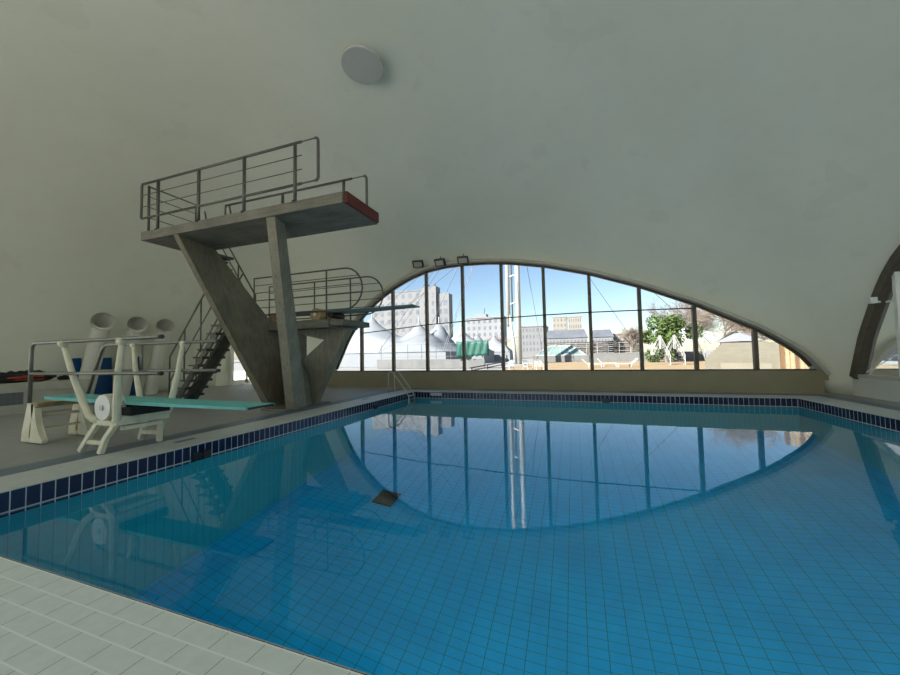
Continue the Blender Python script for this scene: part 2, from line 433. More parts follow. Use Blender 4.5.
sm = shell.modifiers.new('thickness', 'SOLIDIFY'); sm.thickness = .16; sm.offset = 1
structure(shell, 'smooth off-white concrete shell vault rising from the floor over the pool', 'ceiling')

# arch rim along the far window, just inside the shell edge
def arch_path(n=70, inset=0.0, x0=-11.75, x1=7.56):
    pts = []
    for i in range(n + 1):
        x = x0 + (x1 - x0) * i / n; pts.append((x, lerp_tab(ARCH_F, x)))
    out = []
    for i, (x, z) in enumerate(pts):     # smooth
        a = pts[max(0, i - 1)]; b = pts[min(n, i + 1)]; zz = (a[1] + 2 * z + b[1]) / 4
        dx, dz = b[0] - a[0], b[1] - a[1]; l = math.hypot(dx, dz)
        out.append((x + dz / l * inset, zz - dx / l * inset))
    return out
P1 = arch_path(90, -.03); m = MB(); m.strip([(x, YF - .22, z) for x, z in P1], .34, .10, (0, 1, 0))
structure(m.build('trim_5', M_RIM), 'cream concrete rim along the top of the arched window', 'arch rim')

# far window
win = tag(thing('window_1', 'large arched window of tall bronze-framed panes looking onto the courtyard', 'window', (-2, YF, .735)), kind='structure')
SILL = .735
P2 = [(x, z) for x, z in arch_path(90, .03) if z >= SILL - .1]
m = MB(); m.strip([(x, YF, z) for x, z in P2], .12, .13, (0, 1, 0)); m.box(-11.6, 7.52, YF - .07, YF + .07, SILL - .03, SILL + .05)
m.build('window_frame', M_BRONZE, win)
for k in range(11):
    x = -8.24 + 1.76 * (k - 1)
    zt = lerp_tab(ARCH_F, x) - .1
    if zt > SILL + .1: MB().box(x - .062, x + .062, YF - .08, YF + .08, SILL + .05, zt).build('mullion', M_BRONZE, win)
m = MB(); pg = [(x, YF + .02, z) for x, z in P2]; pg = [(P2[0][0], YF + .02, SILL)] + pg + [(P2[-1][0], YF + .02, SILL)]
m.face(pg); m.build('pane', M_GLASS, win)
rodp = [(-9.9, 2.62), (-8.24, 2.74), (-6.45, 2.88), (-4.71, 2.95), (-2.97, 3.0), (-1.25, 3.04), (.51, 3.05), (2.27, 3.03), (4.01, 3.0)]
MB().tube([(x, YF - .13, z) for x, z in rodp], .022, 6).build('tie_rod', M_DARK, win)
# low wall below it
m = MB(); m.box(-11.95, 7.50, YF - .28, YF + .12, 0, SILL); m.box(7.50, 7.64, YF - .22, YF + .1, .42, SILL + .02)
structure(m.build('wall_far', M_WALLB), 'low beige painted wall below the arched window', 'wall')

# right window
win2 = tag(thing('window_2', 'arched side window in dark frame at the right edge', 'window', (XR, 2, .6)), kind='structure')
ys = [14.40 - i * .15 for i in range(164)]
PR = [(y, arch_right(y) - .16) for y in ys if arch_right(y) - .16 > .40]
MB().strip([(XR - .10, y, z) for y, z in PR], .22, .24, (1, 0, 0)).build('window_frame', M_BRONZE, win2)
MB().box(XR - .16, XR, PR[-1][0], PR[0][0], .56, .66).build('window_sill', M_RIM, win2)
for k in range(14):
    y = 12.78 - 1.75 * k; zt = arch_right(y) - .25
    if zt > .8: MB().box(XR - .12, XR - .02, y - .05, y + .05, .66, zt).build('mullion', M_FRAMEW, win2)
m = MB(); m.face([(XR - .06, PR[0][0], .6)] + [(XR - .06, y, z) for y, z in PR] + [(XR - .06, PR[-1][0], .6)]); m.build('pane', M_TINT, win2)
m = MB(); m.tube([(XR - .1, 13.3, 2.72), (XR - .45, 13.0, 2.74)], .03, 6); m.box(XR - .55, XR - .40, 12.88, 13.05, 2.66, 2.82); m.build('bracket', M_FRAMEW, win2)
m = MB(); m.box(XR - .12, XR + .12, -10.0, 14.55, 0, .56)
structure(m.build('wall_right', M_WHITE), 'low white wall below the side window', 'wall')
# unseen rear window, added to let sun and sky light into the hall
win3 = tag(thing('added_window_rear', 'wide arched window added at the rear, out of view, to light the hall', 'window', (-4.5, YR, .1)), kind='structure')
PB = [(x, arch_rear(x) - .1) for x in [-16.4 + i * .3 for i in range(80)] if arch_rear(x) > .3]
MB().strip([(x, YR, z) for x, z in PB], .14, .14, (0, 1, 0)).build('window_frame', M_BRONZE, win3)
for k in range(13):
    x = -15.1 + 1.76 * k; zt = arch_rear(x) - .12
    if zt > .4: MB().box(x - .06, x + .06, YR - .06, YR + .06, 0, zt).build('mullion', M_BRONZE, win3)
m = MB(); m.face([(PB[0][0], YR + .02, .02)] + [(x, YR + .02, z) for x, z in PB] + [(PB[-1][0], YR + .02, .02)]); m.build('pane', M_GLASS, win3)
win4 = tag(thing('added_window_left', 'arched window added in the left wall behind the viewpoint to light the hall', 'window', (XL, -4.2, .1)), kind='structure')  # second opening added out of view for more sun and sky light
PL = [(y, arch_left(y) - .1) for y in [-9.85 + i * .2 for i in range(54)] if arch_left(y) > .3]
MB().strip([(XL, y, z) for y, z in PL], .14, .14, (1, 0, 0)).build('window_frame', M_BRONZE, win4)
for k in range(6):
    y = -8.6 + 1.76 * k; zt = arch_left(y) - .12
    MB().box(XL - .06, XL + .06, y - .06, y + .06, 0, zt).build('mullion', M_BRONZE, win4)
m = MB(); m.face([(XL - .02, PL[0][0], .02)] + [(XL - .02, y, z) for y, z in PL] + [(XL - .02, PL[-1][0], .02)]); m.build('pane', M_GLASS, win4)
# left glazed door
dr = tag(thing('door_1', 'white framed glazed double door in the left wall behind the diving tower', 'door', (XL + .3, DOOR_Y0, 0)), kind='structure')
X0, X1 = XL - .05, XL + .20
structure(MB().box(XL - .05, XL + .05, DOOR_Y0 - .8, DOOR_Y0 - .02, 0, DOOR_Z + .5).build('wall_left', M_SHELL), 'off-white wall return beside the glazed door', 'wall')
m = MB(); m.box(X0, X1, DOOR_Y0 - .02, DOOR_Y0 + .10, 0, DOOR_Z + .05); m.box(X0, X1, DOOR_Y1 - .10, DOOR_Y1 + .02, 0, DOOR_Z + .05)
m.box(X0, X1 + .18, DOOR_Y0 - .02, DOOR_Y1 + .02, DOOR_Z - .08, DOOR_Z + .12); m.box(X0, X1 + .06, DOOR_Y0, DOOR_Y1, -.01, .08)
m.build('door_frame', M_FRAMEW, dr)
for k, (a, b) in enumerate(((.1, 1.03), (1.03, 1.97), (1.97, 2.9))):
    m = MB(); ya, yb = DOOR_Y0 + a, DOOR_Y0 + b
    for y in (ya, yb - .09): m.box(XL + .1, XL + .17, y, y + .09, .08, DOOR_Z - .08)
    m.box(XL + .1, XL + .17, ya, yb, .08, .26); m.box(XL + .1, XL + .17, ya, yb, DOOR_Z - .2, DOOR_Z - .08); m.box(XL + .11, XL + .15, ya, yb, 1.25, 1.29)
    lf = m.build('door_leaf', M_FRAMEW, dr)
    g = MB(); g.face([(XL + .13, ya, .2), (XL + .13, yb, .2), (XL + .13, yb, DOOR_Z - .15), (XL + .13, ya, DOOR_Z - .15)]); g.build('pane', M_GLASS, lf)
    if k == 1: MB().tube([(XL + .2, ya + .05, 1.0), (XL + .2, ya + .05, 1.25)], .012, 6).build('door_handle', M_CHROME, lf)

# left ledge with grey tiled front
m = MB(); m.box(XL - .1, -15.62, 2.2, 7.4, 0, .90); m.box(-15.64, -15.55, 2.2, 7.4, 0, .27); m.box(-15.64, -15.58, 2.2, 7.4, .63, .68)
structure(m.build('trim_6', M_RIM), 'long low off-white ledge along the left wall', 'ledge')
m = MB(); m.box(-15.63, -15.60, 2.2, 5.85, .27, .63)
structure(m.build('trim_7', M_LEDGEG), 'grey tiled strip on the front of the left ledge', 'tile strip')

# ------------------------------------------------------------------ diving tower
tw = thing('diving_tower', 'tall board-marked concrete diving tower leaning over the pool side', 'diving tower', (-8.2, 8.9, 0))
ZP0, ZP1 = 4.52, 4.735
up = MB().hexa([(-10.25, 5.78, ZP0), (-4.22, 5.78, ZP0), (-4.22, 7.08, ZP0), (-10.25, 7.08, ZP0)],
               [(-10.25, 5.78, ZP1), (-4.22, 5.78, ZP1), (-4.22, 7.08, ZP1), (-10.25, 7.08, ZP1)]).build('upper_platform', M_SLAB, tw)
re = MB().box(-4.22, -4.15, 5.83, 7.03, ZP0 + .01, ZP1 + .02).build('front_edge', M_RED, up); re['label'] = 'dark red front edge of the platform'
m = MB(); m.hexa([(-8.95, 8.37, 0), (-8.68, 8.37, 0), (-8.75, 9.75, 0), (-9.0, 9.75, 0)], [(-9.0, 7.45, 1.6), (-8.80, 7.45, 1.6), (-8.90, 9.62, 1.6), (-9.1, 9.62, 1.6)])
m.hexa([(-9.0, 7.45, 1.6), (-8.80, 7.45, 1.6), (-8.90, 9.62, 1.6), (-9.1, 9.62, 1.6)], [(-9.10, 5.80, ZP0), (-8.94, 5.80, ZP0), (-9.33, 7.06, ZP0), (-9.5, 7.06, ZP0)])
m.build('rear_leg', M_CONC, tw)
m = MB(); m.hexa([(-7.9, 8.14, 0), (-7.58, 8.14, 0), (-7.70, 8.75, 0), (-8.1, 8.75, 0)], [(-6.22, 5.84, ZP0), (-5.98, 5.84, ZP0), (-6.12, 6.26, ZP0), (-6.38, 6.26, ZP0)])
m.hexa([(-6.6, 6.38, ZP0 - .02), (-6.2, 6.38, ZP0 - .02), (-6.65, 7.0, ZP0 - .02), (-6.95, 7.0, ZP0 - .02)][::1], [(-6.6, 6.38, ZP0), (-6.2, 6.38, ZP0), (-6.65, 7.0, ZP0), (-6.95, 7.0, ZP0)])
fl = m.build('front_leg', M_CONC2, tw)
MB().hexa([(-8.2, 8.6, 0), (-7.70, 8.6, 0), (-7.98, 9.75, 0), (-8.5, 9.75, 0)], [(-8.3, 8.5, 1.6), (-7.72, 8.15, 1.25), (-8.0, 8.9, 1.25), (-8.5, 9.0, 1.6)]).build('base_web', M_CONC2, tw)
# triangular support of the lower deck, pierced by a triangular opening
sup = [(-8.55, 0), (-7.78, 0), (-6.52, 2.36), (-9.65, 2.36)]
hole = [(-8.48, 2.27), (-7.38, 2.03), (-8.44, 1.26)]
def pierced(outer_hole_quads, y0, y1):
    m = MB()
    for q in outer_hole_quads: m.prism([(x, y0, z) for x, z in q], (0, y1 - y0, 0))
    return m
A, B, Cc, D = sup; h1, h2, h3 = hole
m = pierced([(A, B, h2, h3), (B, Cc, h2), (Cc, D, h1, h2), (D, A, h3, h1)], 9.15, 9.38)
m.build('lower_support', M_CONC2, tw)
MB().box(-8.62, -8.45, 9.38, 9.6, 0.9, 2.36).build('support_rib', M_CONC, tw)
m = MB(); m.box(-9.9, -6.75, 8.55, 10.02, 2.36, 2.60); m.box(-6.75, -6.30, 8.62, 10.02, 2.42, 2.58); m.box(-9.7, -9.15, 7.9, 8.55, 2.42, 2.60)
m.build('lower_deck', M_SLAB, tw)
MB().box(-10.62, -10.24, 7.0, 8.36, 4.66, ZP1 - .01).build('landing', M_STAIR, tw)
MB().box(-8.7, -7.6, 8.0, 9.75, 0, .04).build('plinth', M_SLAB, tw)

def guard(parent, posts, tops, name='guard_rail'):
    pass
# upper platform rails: near side and far side
def rail_assembly(y, xs_posts, x_back, x_front, zd, z_top, z_low, z_mids, hoop, name):
    m = MB()
    m.tube([(x_back, y, z_top), (x_front, y, z_top)], .028, 8)
    if z_low is not None: m.tube([(x_back, y, z_low), (x_front, y, z_low)], .028, 8)
    if hoop:                                # plain rod carried on beyond the last post, closed by a bent tube
        r, e = .07, hoop
        m.tube([(x_front, y, z_top), (x_front + e - r, y, z_top)], .014, 6)
        zl = z_low if z_low is not None else zd + .07
        m.tube(arc((x_front + e - r, y, z_top - r), r, PI / 2, 0, (1, 0, 0), (0, 0, 1), 5) + arc((x_front + e - r, y, zl + r), r, 0, -PI / 2, (1, 0, 0), (0, 0, 1), 5), .03, 8)
        if z_low is not None: m.tube([(x_front, y, zl), (x_front + e - r, y, zl)], .018, 6)
    g = m.build(name, M_RAIL, tw, True)
    for z in z_mids: MB().tube([(x_back, y, z), (x_front, y, z)], .011, 6).build('cross_bar', M_RAIL, g, True)
    for x in xs_posts:
        MB().tube([(x, y, zd - .03), (x, y, z_top)], .036, 8).build('post', M_RAIL, g, True)
        MB().box(x - .05, x + .05, y - .04, y + .04, zd - .03, zd + .03).build('post_foot', M_DARK, g)
    return g
g = rail_assembly(5.82, (-9.70, -8.27, -6.84, -5.42), -10.30, -5.25, ZP1, 5.99, 5.10, (5.40, 5.70), .42, 'near_guard_rail')
# closed rear end of the near rail and the rear rail itself
m = MB(); m.tube([(-10.30, 5.82, 5.99), (-10.33, 5.82, 5.93), (-10.33, 5.82, 5.12), (-10.30, 5.82, 5.10)], .03, 8)
m.tube([(-10.08, 5.84, 5.90), (-10.08, 7.02, 5.90), (-10.08, 7.02, ZP1)], .022, 8)
m.tube([(-10.08, 5.84, ZP1), (-10.08, 5.84, 5.92)], .030, 8)
for z in (5.10, 5.37, 5.64): m.tube([(-10.08, 5.84, z), (-10.08, 7.02, z)], .011, 6)
m.build('rear_guard_rail', M_RAIL, tw, True)
g = rail_assembly(7.04, (-6.95, -5.10), -8.95, -4.87, ZP1, 5.70, None, (5.22,), .40, 'far_guard_rail')
MB().tube(arc((-8.87, 7.04, 5.62), .08, PI / 2, PI, (1, 0, 0), (0, 0, 1), 5) + [Vector((-8.95, 7.04, ZP1))], .026, 8).build('rail_end', M_RAIL, g, True)
MB().tube([(-8.80, 7.04, 5.66), (-8.70, 7.04, 5.25), (-8.62, 7.04, ZP1)], .022, 8).build('brace', M_RAIL, g, True)
MB().tube([(-9.75, 7.04, 5.66), (-9.66, 7.04, 5.3), (-9.5, 7.04, ZP1)], .022, 8).build('entry_post', M_RAIL, tw, True)
# lower deck rails with round front ends
def hoop_rail(y, xs, x_back, x_c, zt, zb, nmid, name):
    r = (zt - zb) / 2; m = MB()
    m.tube([(x_back, y, 2.6), (x_back, y, zt), (x_c, y, zt)] + arc((x_c, y, zb + r), r, PI / 2, -PI / 2, (1, 0, 0), (0, 0, 1), 14)[1:] + [Vector((x_back, y, zb))], .024, 8)
    g = m.build(name, M_RAIL, tw, True)
    for k in range(nmid):
        z = zb + (zt - zb) * (k + 1) / (nmid + 1); h = abs(z - zb - r)
        MB().tube([(x_back, y, z), (x_c + math.sqrt(max(0, r * r - h * h)), y, z)], .012, 6).build('cross_bar', M_RAIL, g, True)
    for x in xs: MB().tube([(x, y, 2.55), (x, y, zt)], .024, 8).build('post', M_RAIL, g, True)
    return g
hoop_rail(8.56, (-6.82, -8.3), -9.60, -6.2, 4.03, 2.84, 4, 'lower_near_rail')
hoop_rail(9.92, (-6.95, -8.4), -10.4, -6.35, 4.07, 2.84, 4, 'lower_far_rail')

# stair from the deck to the lower platform, and the steeper one above
def stair(name, label, p0, p1, y0, y1, n, tw_, rise_rail, posts):
    t = thing(name, label, 'staircase', (p0[0], (y0 + y1) / 2, p0[1]))
    dx, dz = (p1[0] - p0[0]), (p1[1] - p0[1]); L = math.hypot(dx, dz); ux = Vector((dx / L, 0, dz / L))
    for y in (y0 + .10, y1 - .10):
        m = MB(); m.bar((p0[0], y, p0[1] + .04), (p1[0], y, p1[1] - .08), .06, .17); m.build('stringer', M_RAIL, t)
    m = MB(); m.bar((p0[0] + .12 * (dx > 0), (y0 + y1) / 2, p0[1] + .02), (p1[0] + .12 * (dx > 0), (y0 + y1) / 2, p1[1] - .14), (y1 - y0) * .42, .07); m.build('spine', M_STAIR, t)
    for k in range(n):
        f = (k + .5) / n; x, z = p0[0] + dx * f, p0[1] + dz * f
        q = 1 if dx > 0 else -1
        a, b = x - .24 * q, x + .16 * q
        MB().hexa([(a, y0, z), (b, y0, z - .03), (b, y1, z - .03), (a, y1, z)], [(a, y0, z + .04), (b, y0, z + .05), (b, y1, z + .05), (a, y1, z + .04)]).build('tread', M_STAIR, t)
    for y in (y0 - .03, y1 + .03):
        h = rise_rail; a = Vector((p0[0], y, p0[1])); b = Vector((p1[0], y, p1[1]))
        m = MB(); m.tube([a, a + Vector((0, 0, h)), b + Vector((0, 0, h))], .024, 8); m.tube([a + Vector((0, 0, h * .5)), b + Vector((0, 0, h * .5))], .018, 8)
        hr = m.build('handrail', M_RAIL, t, True)
        for f in posts:
            q = a + (b - a) * f; MB().tube([q, q + Vector((0, 0, h))], .022, 8).build('post', M_RAIL, hr, True)
    return t
stair('lower_staircase', 'dark steel open stair rising from the deck to the lower platform', (-12.05, 0), (-10.0, 2.60), 7.68, 8.45, 11, .3, 1.6, (.32, .66))
stair('upper_staircase', 'steep steel stair hidden behind the rear leg, climbing to the upper platform', (-9.36, 2.61), (-10.80, 4.70), 7.78, 8.36, 8, .25, .85, (.5,))

# ------------------------------------------------------------------ three metre springboard on the lower deck
sb = thing('springboard', 'dark teal springboard on the concrete lower platform of the tower', 'springboard', (-7.2, 9.2, 2.60))
m = MB(); m.hexa([(-9.15, 8.95, 2.86), (-6.3, 8.95, 2.83), (-6.3, 9.45, 2.83), (-9.15, 9.45, 2.86)], [(-9.15, 8.95, 2.92), (-6.3, 8.95, 2.90), (-6.3, 9.45, 2.90), (-9.15, 9.45, 2.92)])
m.hexa([(-6.3, 8.95, 2.83), (-4.25, 8.95, 2.88), (-4.25, 9.45, 2.88), (-6.3, 9.45, 2.83)], [(-6.3, 8.95, 2.90), (-4.25, 8.95, 2.915), (-4.25, 9.45, 2.915), (-6.3, 9.45, 2.90)])
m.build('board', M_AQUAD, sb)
m = MB(); m.hexa([(-7.55, 8.88, 2.60), (-7.0, 8.88, 2.60), (-7.0, 9.52, 2.60), (-7.55, 9.52, 2.60)], [(-7.42, 8.90, 2.84), (-7.12, 8.90, 2.84), (-7.12, 9.50, 2.84), (-7.42, 9.50, 2.84)])
m.box(-8.0, -6.85, 8.92, 9.0, 2.60, 2.66); m.box(-8.0, -6.85, 9.40, 9.48, 2.60, 2.66); m.build('fulcrum_stand', M_RUST, sb)
MB().tube([(-7.27, 8.62, 2.76), (-7.27, 8.86, 2.76)], .19, 20).build('fulcrum_wheel', M_RUST, sb)
MB().tube([(-7.27, 8.58, 2.76), (-7.27, 8.62, 2.76)], .05, 12).build('wheel_hub', M_CREAM, sb)
MB().tube([(-6.95, 8.9, 2.76), (-6.95, 9.5, 2.76)], .09, 12).build('roller', M_DARK, sb)
m = MB(); m.hexa([(-9.4, 8.88, 2.60), (-8.95, 8.88, 2.60), (-8.95, 9.52, 2.60), (-9.4, 9.52, 2.60)], [(-9.3, 8.88, 2.86), (-9.0, 8.88, 2.86), (-9.0, 9.52, 2.86), (-9.3, 9.52, 2.86)]); m.build('anchor_stand', M_RUST, sb)

# ------------------------------------------------------------------ one metre springboard on cream stands
ob = thing('low_springboard', 'aqua springboard on cream metal stands beside the pool', 'springboard', (-7.6, 4.1, 0))
YA, YB = 3.85, 4.36
def zb_(x): return .80 + (-4.7 - x) * .011
m = MB()
xs = [-9.55, -8.2, -6.2, -4.45]; th = [.05, .06, .055, .03]
lo = []; 
for i in range(3):
    a, b = xs[i], xs[i + 1]
    m.hexa([(a, YA, zb_(a) - th[i]), (b, YA, zb_(b) - th[i + 1]), (b, YB, zb_(b) - th[i + 1]), (a, YB, zb_(a) - th[i])], [(a, YA, zb_(a)), (b, YA, zb_(b)), (b, YB, zb_(b)), (a, YB, zb_(a))])
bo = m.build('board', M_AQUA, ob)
MB().box(-4.45, -4.438, YA + .03, YB - .03, .765, .795).build('end_cap', M_DARK, bo)
# front stand: yoke, two splayed leg frames, four arms, fulcrum wheel
YN, YO = 3.70, 4.40
def legframe(y, lean):
    m = MB()
    m.strip([(-7.80, y + lean, .02), (-7.68, y + lean * .6, .24), (-7.56, y, .47)], .075, .085, (0, 1, 0))
    m.strip([(-7.27, y + lean, .02), (-7.23, y + lean * .6, .24), (-7.10, y, .47)], .075, .085, (0, 1, 0))
    m.strip([(-7.72, y + lean * .6, .17), (-7.22, y + lean * .6, .18)], .065, .07, (0, 1, 0))
    m.strip([(-7.62, y, .49), (-7.02, y, .49)], .085, .085, (0, 1, 0))
    return m
legframe(YN, -.10).build('leg_frame', M_CREAM, ob, bevel=.008); legframe(YO, .06).build('leg_frame', M_CREAM, ob, bevel=.008)
m = MB(); m.box(-7.10, -6.98, YN - .05, YO + .05, .46, .60); 
m.build('front_yoke', M_CREAM, ob, bevel=.01)
m = MB(); m.box(-7.66, -7.56, YN - .03, YO + .03, .46, .56)
m.build('yoke', M_CREAM, ob, bevel=.01)
MB().bar((-7.04, YN + .05, .40), (-7.04, YO - .05, .40), .07, .06).build('stretcher', M_CREAM, ob)
MB().box(-7.5, -6.9, 3.80, 4.40, .60, .73).build('roller_carriage', M_BLACK, ob)
for y, s_ in ((YN, -1), (YO, 1)):
    q = lambda d: y + s_ * d
    MB().tube([(-7.52, y, .52), (-7.62, q(.02), .535), (-7.72, q(.04), .60), (-7.83, q(.06), .78), (-8.00 - .12 * (s_ > 0), q(.14), 1.28), (-8.10 - .25 * (s_ > 0), q(.22), 1.80)], [.06, .06, .058, .054, .045, .038], 8).build('arm', M_CREAM, ob, True)
    MB().tube([(-7.10, y, .52), (-7.04, q(.02), .535), (-6.99, q(.04), .60), (-6.96, q(.06), .78), (-6.80 - .12 * (s_ > 0), q(.14), 1.30), (-6.56 - .36 * (s_ > 0), q(.22), 1.82)], [.06, .06, .058, .054, .045, .038], 8).build('arm', M_CREAM, ob, True)
    for x in (-8.10 - .25 * (s_ > 0), -6.56 - .36 * (s_ > 0)): MB().tube([(x - .05, q(.23), 1.80), (x + .05, q(.23), 1.80)], .055, 10).build('rail_clamp', M_CREAM, ob, True)
wh = MB().tube([(-7.36, YN - .05, .74), (-7.36, YN + .08, .74)], .205, 32).build('fulcrum_wheel', M_FRAMEW, ob)
m = MB()
for k in range(40):
    a = 2 * PI * k / 40; c = Vector((-7.36 + .205 * math.cos(a), YN + .05, .74 + .205 * math.sin(a)))
    m.tube([c + Vector((0, -.07, 0)), c + Vector((0, .12, 0))], .013, 4)
m.build('wheel_rim', M_CREAM, wh)
MB().tube([(-7.36, YN - .07, .74), (-7.36, YN - .045, .74)], .045, 14).build('wheel_hub', M_PLATE, wh)
# rear stand
for y, s_ in ((3.70, 1), (4.46, -1)):
    m = MB()
    m.prism([(-9.92, y, .02), (-9.62, y, .02), (-9.58, y, .07), (-9.66, y, .13), (-9.62, y, .32), (-9.52, y, .60), (-9.50, y, .74), (-9.74, y, .74), (-9.80, y, .45), (-9.90, y, .2)], (0, .10 * s_, 0))
    m.prism([(-9.62, y, .02), (-9.22, y, .02), (-9.20, y, .09), (-9.30, y, .16), (-9.42, y, .36), (-9.48, y, .62), (-9.52, y, .74), (-9.62, y, .74), (-9.57, y, .4), (-9.60, y, .12)], (0, .09 * s_, 0))
    m.build('rear_leg', M_CREAM, ob, bevel=.012)
MB().box(-9.72, -9.46, 3.72, 4.44, .66, .745).build('anchor_plate', M_RUST, ob, bevel=.01)
m = MB(); m.tube([(-9.58, 3.85, .50), (-9.58, 4.40, .50)], .028, 8); m.tube([(-9.55, 3.85, .27), (-9.55, 4.40, .27)], .022, 8); m.build('stretcher', M_CREAM, ob, True)
# side rails
def side_rail(y, xb, xf, slant):
    m = MB(); r = .14; xt = xb if not slant else xb + .55
    if not slant:
        m.tube([(xb, y, .80)] + arc((xb + r, y, 1.84 - r), r, PI, PI / 2, (1, 0, 0), (0, 0, 1), 6) + [Vector((xf, y, 1.84))], .03, 10)
        m.tube([(xb, y, 1.31), (xf, y, 1.31)], .027, 10)
    else:
        m.tube([(xb, y, .80), (xt - .1, y, 1.72), (xt - .02, y, 1.81), (xt + .1, y, 1.84), (xf, y, 1.82)], .03, 10)
        m.tube([(xb + .25, y, 1.30), (xf, y, 1.30)], .027, 10)
    h = m.build('hand_rail', M_STEEL, ob, True)
    for z in (1.31, 1.84): MB().tube([(xf, y, z - .015 * slant), (xf + .05, y, z - .015 * slant)], .032, 8).build('end_cap', M_DARK, h)
    return h
h = side_rail(YN - .23, -9.05, -5.68, 0); h2 = side_rail(YO + .23, -9.85, -6.05, 1)
MB().tube([(-8.12, YO + .23, 1.31), (-8.12, YO + .23, 1.83)], .03, 8).build('post', M_STEEL, h2, True)

# ------------------------------------------------------------------ ventilation ducts, mats, bundles on the left
DUCTS = [((-17.95, 8.28), (-17.62, 8.62), 3.08, 'white ventilation duct nearest the ledge, left of the other two', .27),
         ((-17.95, 9.52), (-17.62, 9.78), 3.05, 'white ventilation duct standing between the other two', .255),
         ((-17.95, 10.58), (-17.62, 10.86), 3.05, 'white ventilation duct nearest the steel stair', .25)]
for (bx, by), (tx, ty), zt, lab, r in DUCTS:
    t = thing('ventilation_duct', lab, 'ventilation duct', (bx, by, 0), 'ducts along the left wall')
    p0 = Vector((bx, by, 0)); fw = Vector((.95, -.22, -.10)).normalized(); rb = r * 1.25
    mc = Vector((tx, ty, zt)) + fw * .30                       # centre of the open mouth
    k0 = Vector((tx, ty, zt - .45)); ax = (k0 - p0).normalized()
    bend = []
    for q in range(9):                                         # quarter bend from the shaft to the mouth
        u = q / 8; bend.append(k0 * (1 - u) ** 2 + (k0 + ax * .45) * 2 * u * (1 - u) + mc * u * u)
    path = [p0 + (k0 - p0) * k / 5 for k in range(5)] + bend
    n_ = len(path)
    MB().tube(path, [r * (1.0 if k < n_ - 4 else 1.0 + .10 * (k - n_ + 4)) for k in range(n_)], 32, caps=False).build('duct_tube', M_DUCT, t, True)
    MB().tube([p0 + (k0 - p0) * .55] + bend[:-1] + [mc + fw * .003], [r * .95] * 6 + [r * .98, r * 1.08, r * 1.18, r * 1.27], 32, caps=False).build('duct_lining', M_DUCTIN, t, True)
for y0, y1, zt, lab in ((8.12, 8.42, 1.62, 'narrow blue foam mat left of the first ventilation duct'), (8.55, 9.40, 1.62, 'blue foam mat standing between the first and second ventilation ducts'), (9.70, 10.42, 1.66, 'blue foam mat standing between the second and third ventilation ducts')):
    o = MB().hexa([(-18.40, y0, 0), (-18.26, y0, 0), (-18.26, y1, 0), (-18.40, y1, 0)], [(-18.50, y0, zt), (-18.36, y0, zt + .01), (-18.36, y1, zt + .03), (-18.50, y1, zt + .02)]).build('foam_mat', M_BLUE, bevel=.02)
    tag(o, lab, 'foam mat', 'blue foam mats by the ducts')
def bundle(name, pts, r, m_, label, stripes):
    t = thing(name, label, 'folded bundle', pts[0])
    m = MB(); P = [Vector(p) for p in pts]; n = 18; path = []; rr = []
    for k in range(n + 1):
        f = k / n * (len(P) - 1); i = min(int(f), len(P) - 2); path.append(P[i].lerp(P[i + 1], f - i) + Vector((random.uniform(-.02, .02), 0, random.uniform(-.02, .02))))
        rr.append(r * (.45 + .55 * math.sin(PI * min(1, max(0, .12 + .76 * k / n)))) * random.uniform(.85, 1.1))
    m.tube(path, rr, 12); m.build('bundle_body', m_, t, True)
    for (a, b, dz_, rs) in stripes:
        m = MB(); q = [path[int(a * n)].lerp(path[int(b * n)], k / 6) + Vector((.78 * r, 0, dz_ + random.uniform(-.008, .008))) for k in range(7)]
        m.tube(q, rs, 6); m.build('orange_fold', M_ORANGE, t, True)
    return t
bundle('fabric_bundle', [(-15.95, 4.0, 1.02), (-16.0, 5.6, 1.04), (-16.1, 6.65, 1.03)], .14, M_BLACK, 'long black and orange folded bundle lying along the left ledge', [(.55, .78, .02, .035), (.72, .92, .05, .028), (.6, .9, -.05, .02)])
bundle('fabric_bundle', [(-16.45, 5.3, 1.05), (-16.5, 6.2, 1.12), (-16.6, 6.95, 1.08)], .15, M_BLACK, 'black bundle with orange end piled behind the long one on the ledge', [(.66, .86, .03, .04)])
bundle('dark_bag', [(-16.15, 6.84, .98), (-16.2, 7.14, .98)], .075, M_BLACK, 'small black bag lying near the end of the left ledge', [])

# ------------------------------------------------------------------ pool fittings
ld = thing('pool_ladder', 'polished steel pool ladder at the far left corner of the pool', 'pool ladder', (-6.6, 13.1, 0))
for y in (12.72, 13.22):
    pth = [(-7.15, y, 0)] + arc((-7.02, y, .72), .13, PI, PI / 3.2, (1, 0, 0), (0, 0, 1), 8) + [Vector((-6.32, y, .02)), Vector((-6.26, y, -.12)), Vector((-6.25, y, -1.1))]
    MB().tube(pth, .022, 10).build('side_rail', M_CHROME, ld, True)
for z in (-.10, -.40, -.70, -1.0): MB().box(-6.30, -6.18, 12.74, 13.20, z - .02, z + .02).build('step', M_CHROME, ld)
def fitting(name, label, cat, box, m_, group=None):
    o = MB().box(*box).build(name, m_, bevel=.006); return tag(o, label, cat, group)
t = thing('wall_fitting', 'black fitting at the waterline below the low springboard', 'wall fitting', (PX0 + .03, 4.57, -.2))
MB().box(PX0, PX0 + .06, 4.42, 4.55, -.30, -.13).build('cover', M_DARK, t, bevel=.008); MB().box(PX0, PX0 + .07, 4.60, 4.74, -.30, -.12).build('cover', M_DARK, t, bevel=.008); MB().box(PX0, PX0 + .03, 4.40, 4.76, -.24, -.16).build('bracket', M_DARK, t)
fitting('wall_fitting', 'small black fitting on the left tile band near the ladder', 'wall fitting', (PX0, PX0 + .04, 10.35, 10.55, -.25, -.12), M_DARK)
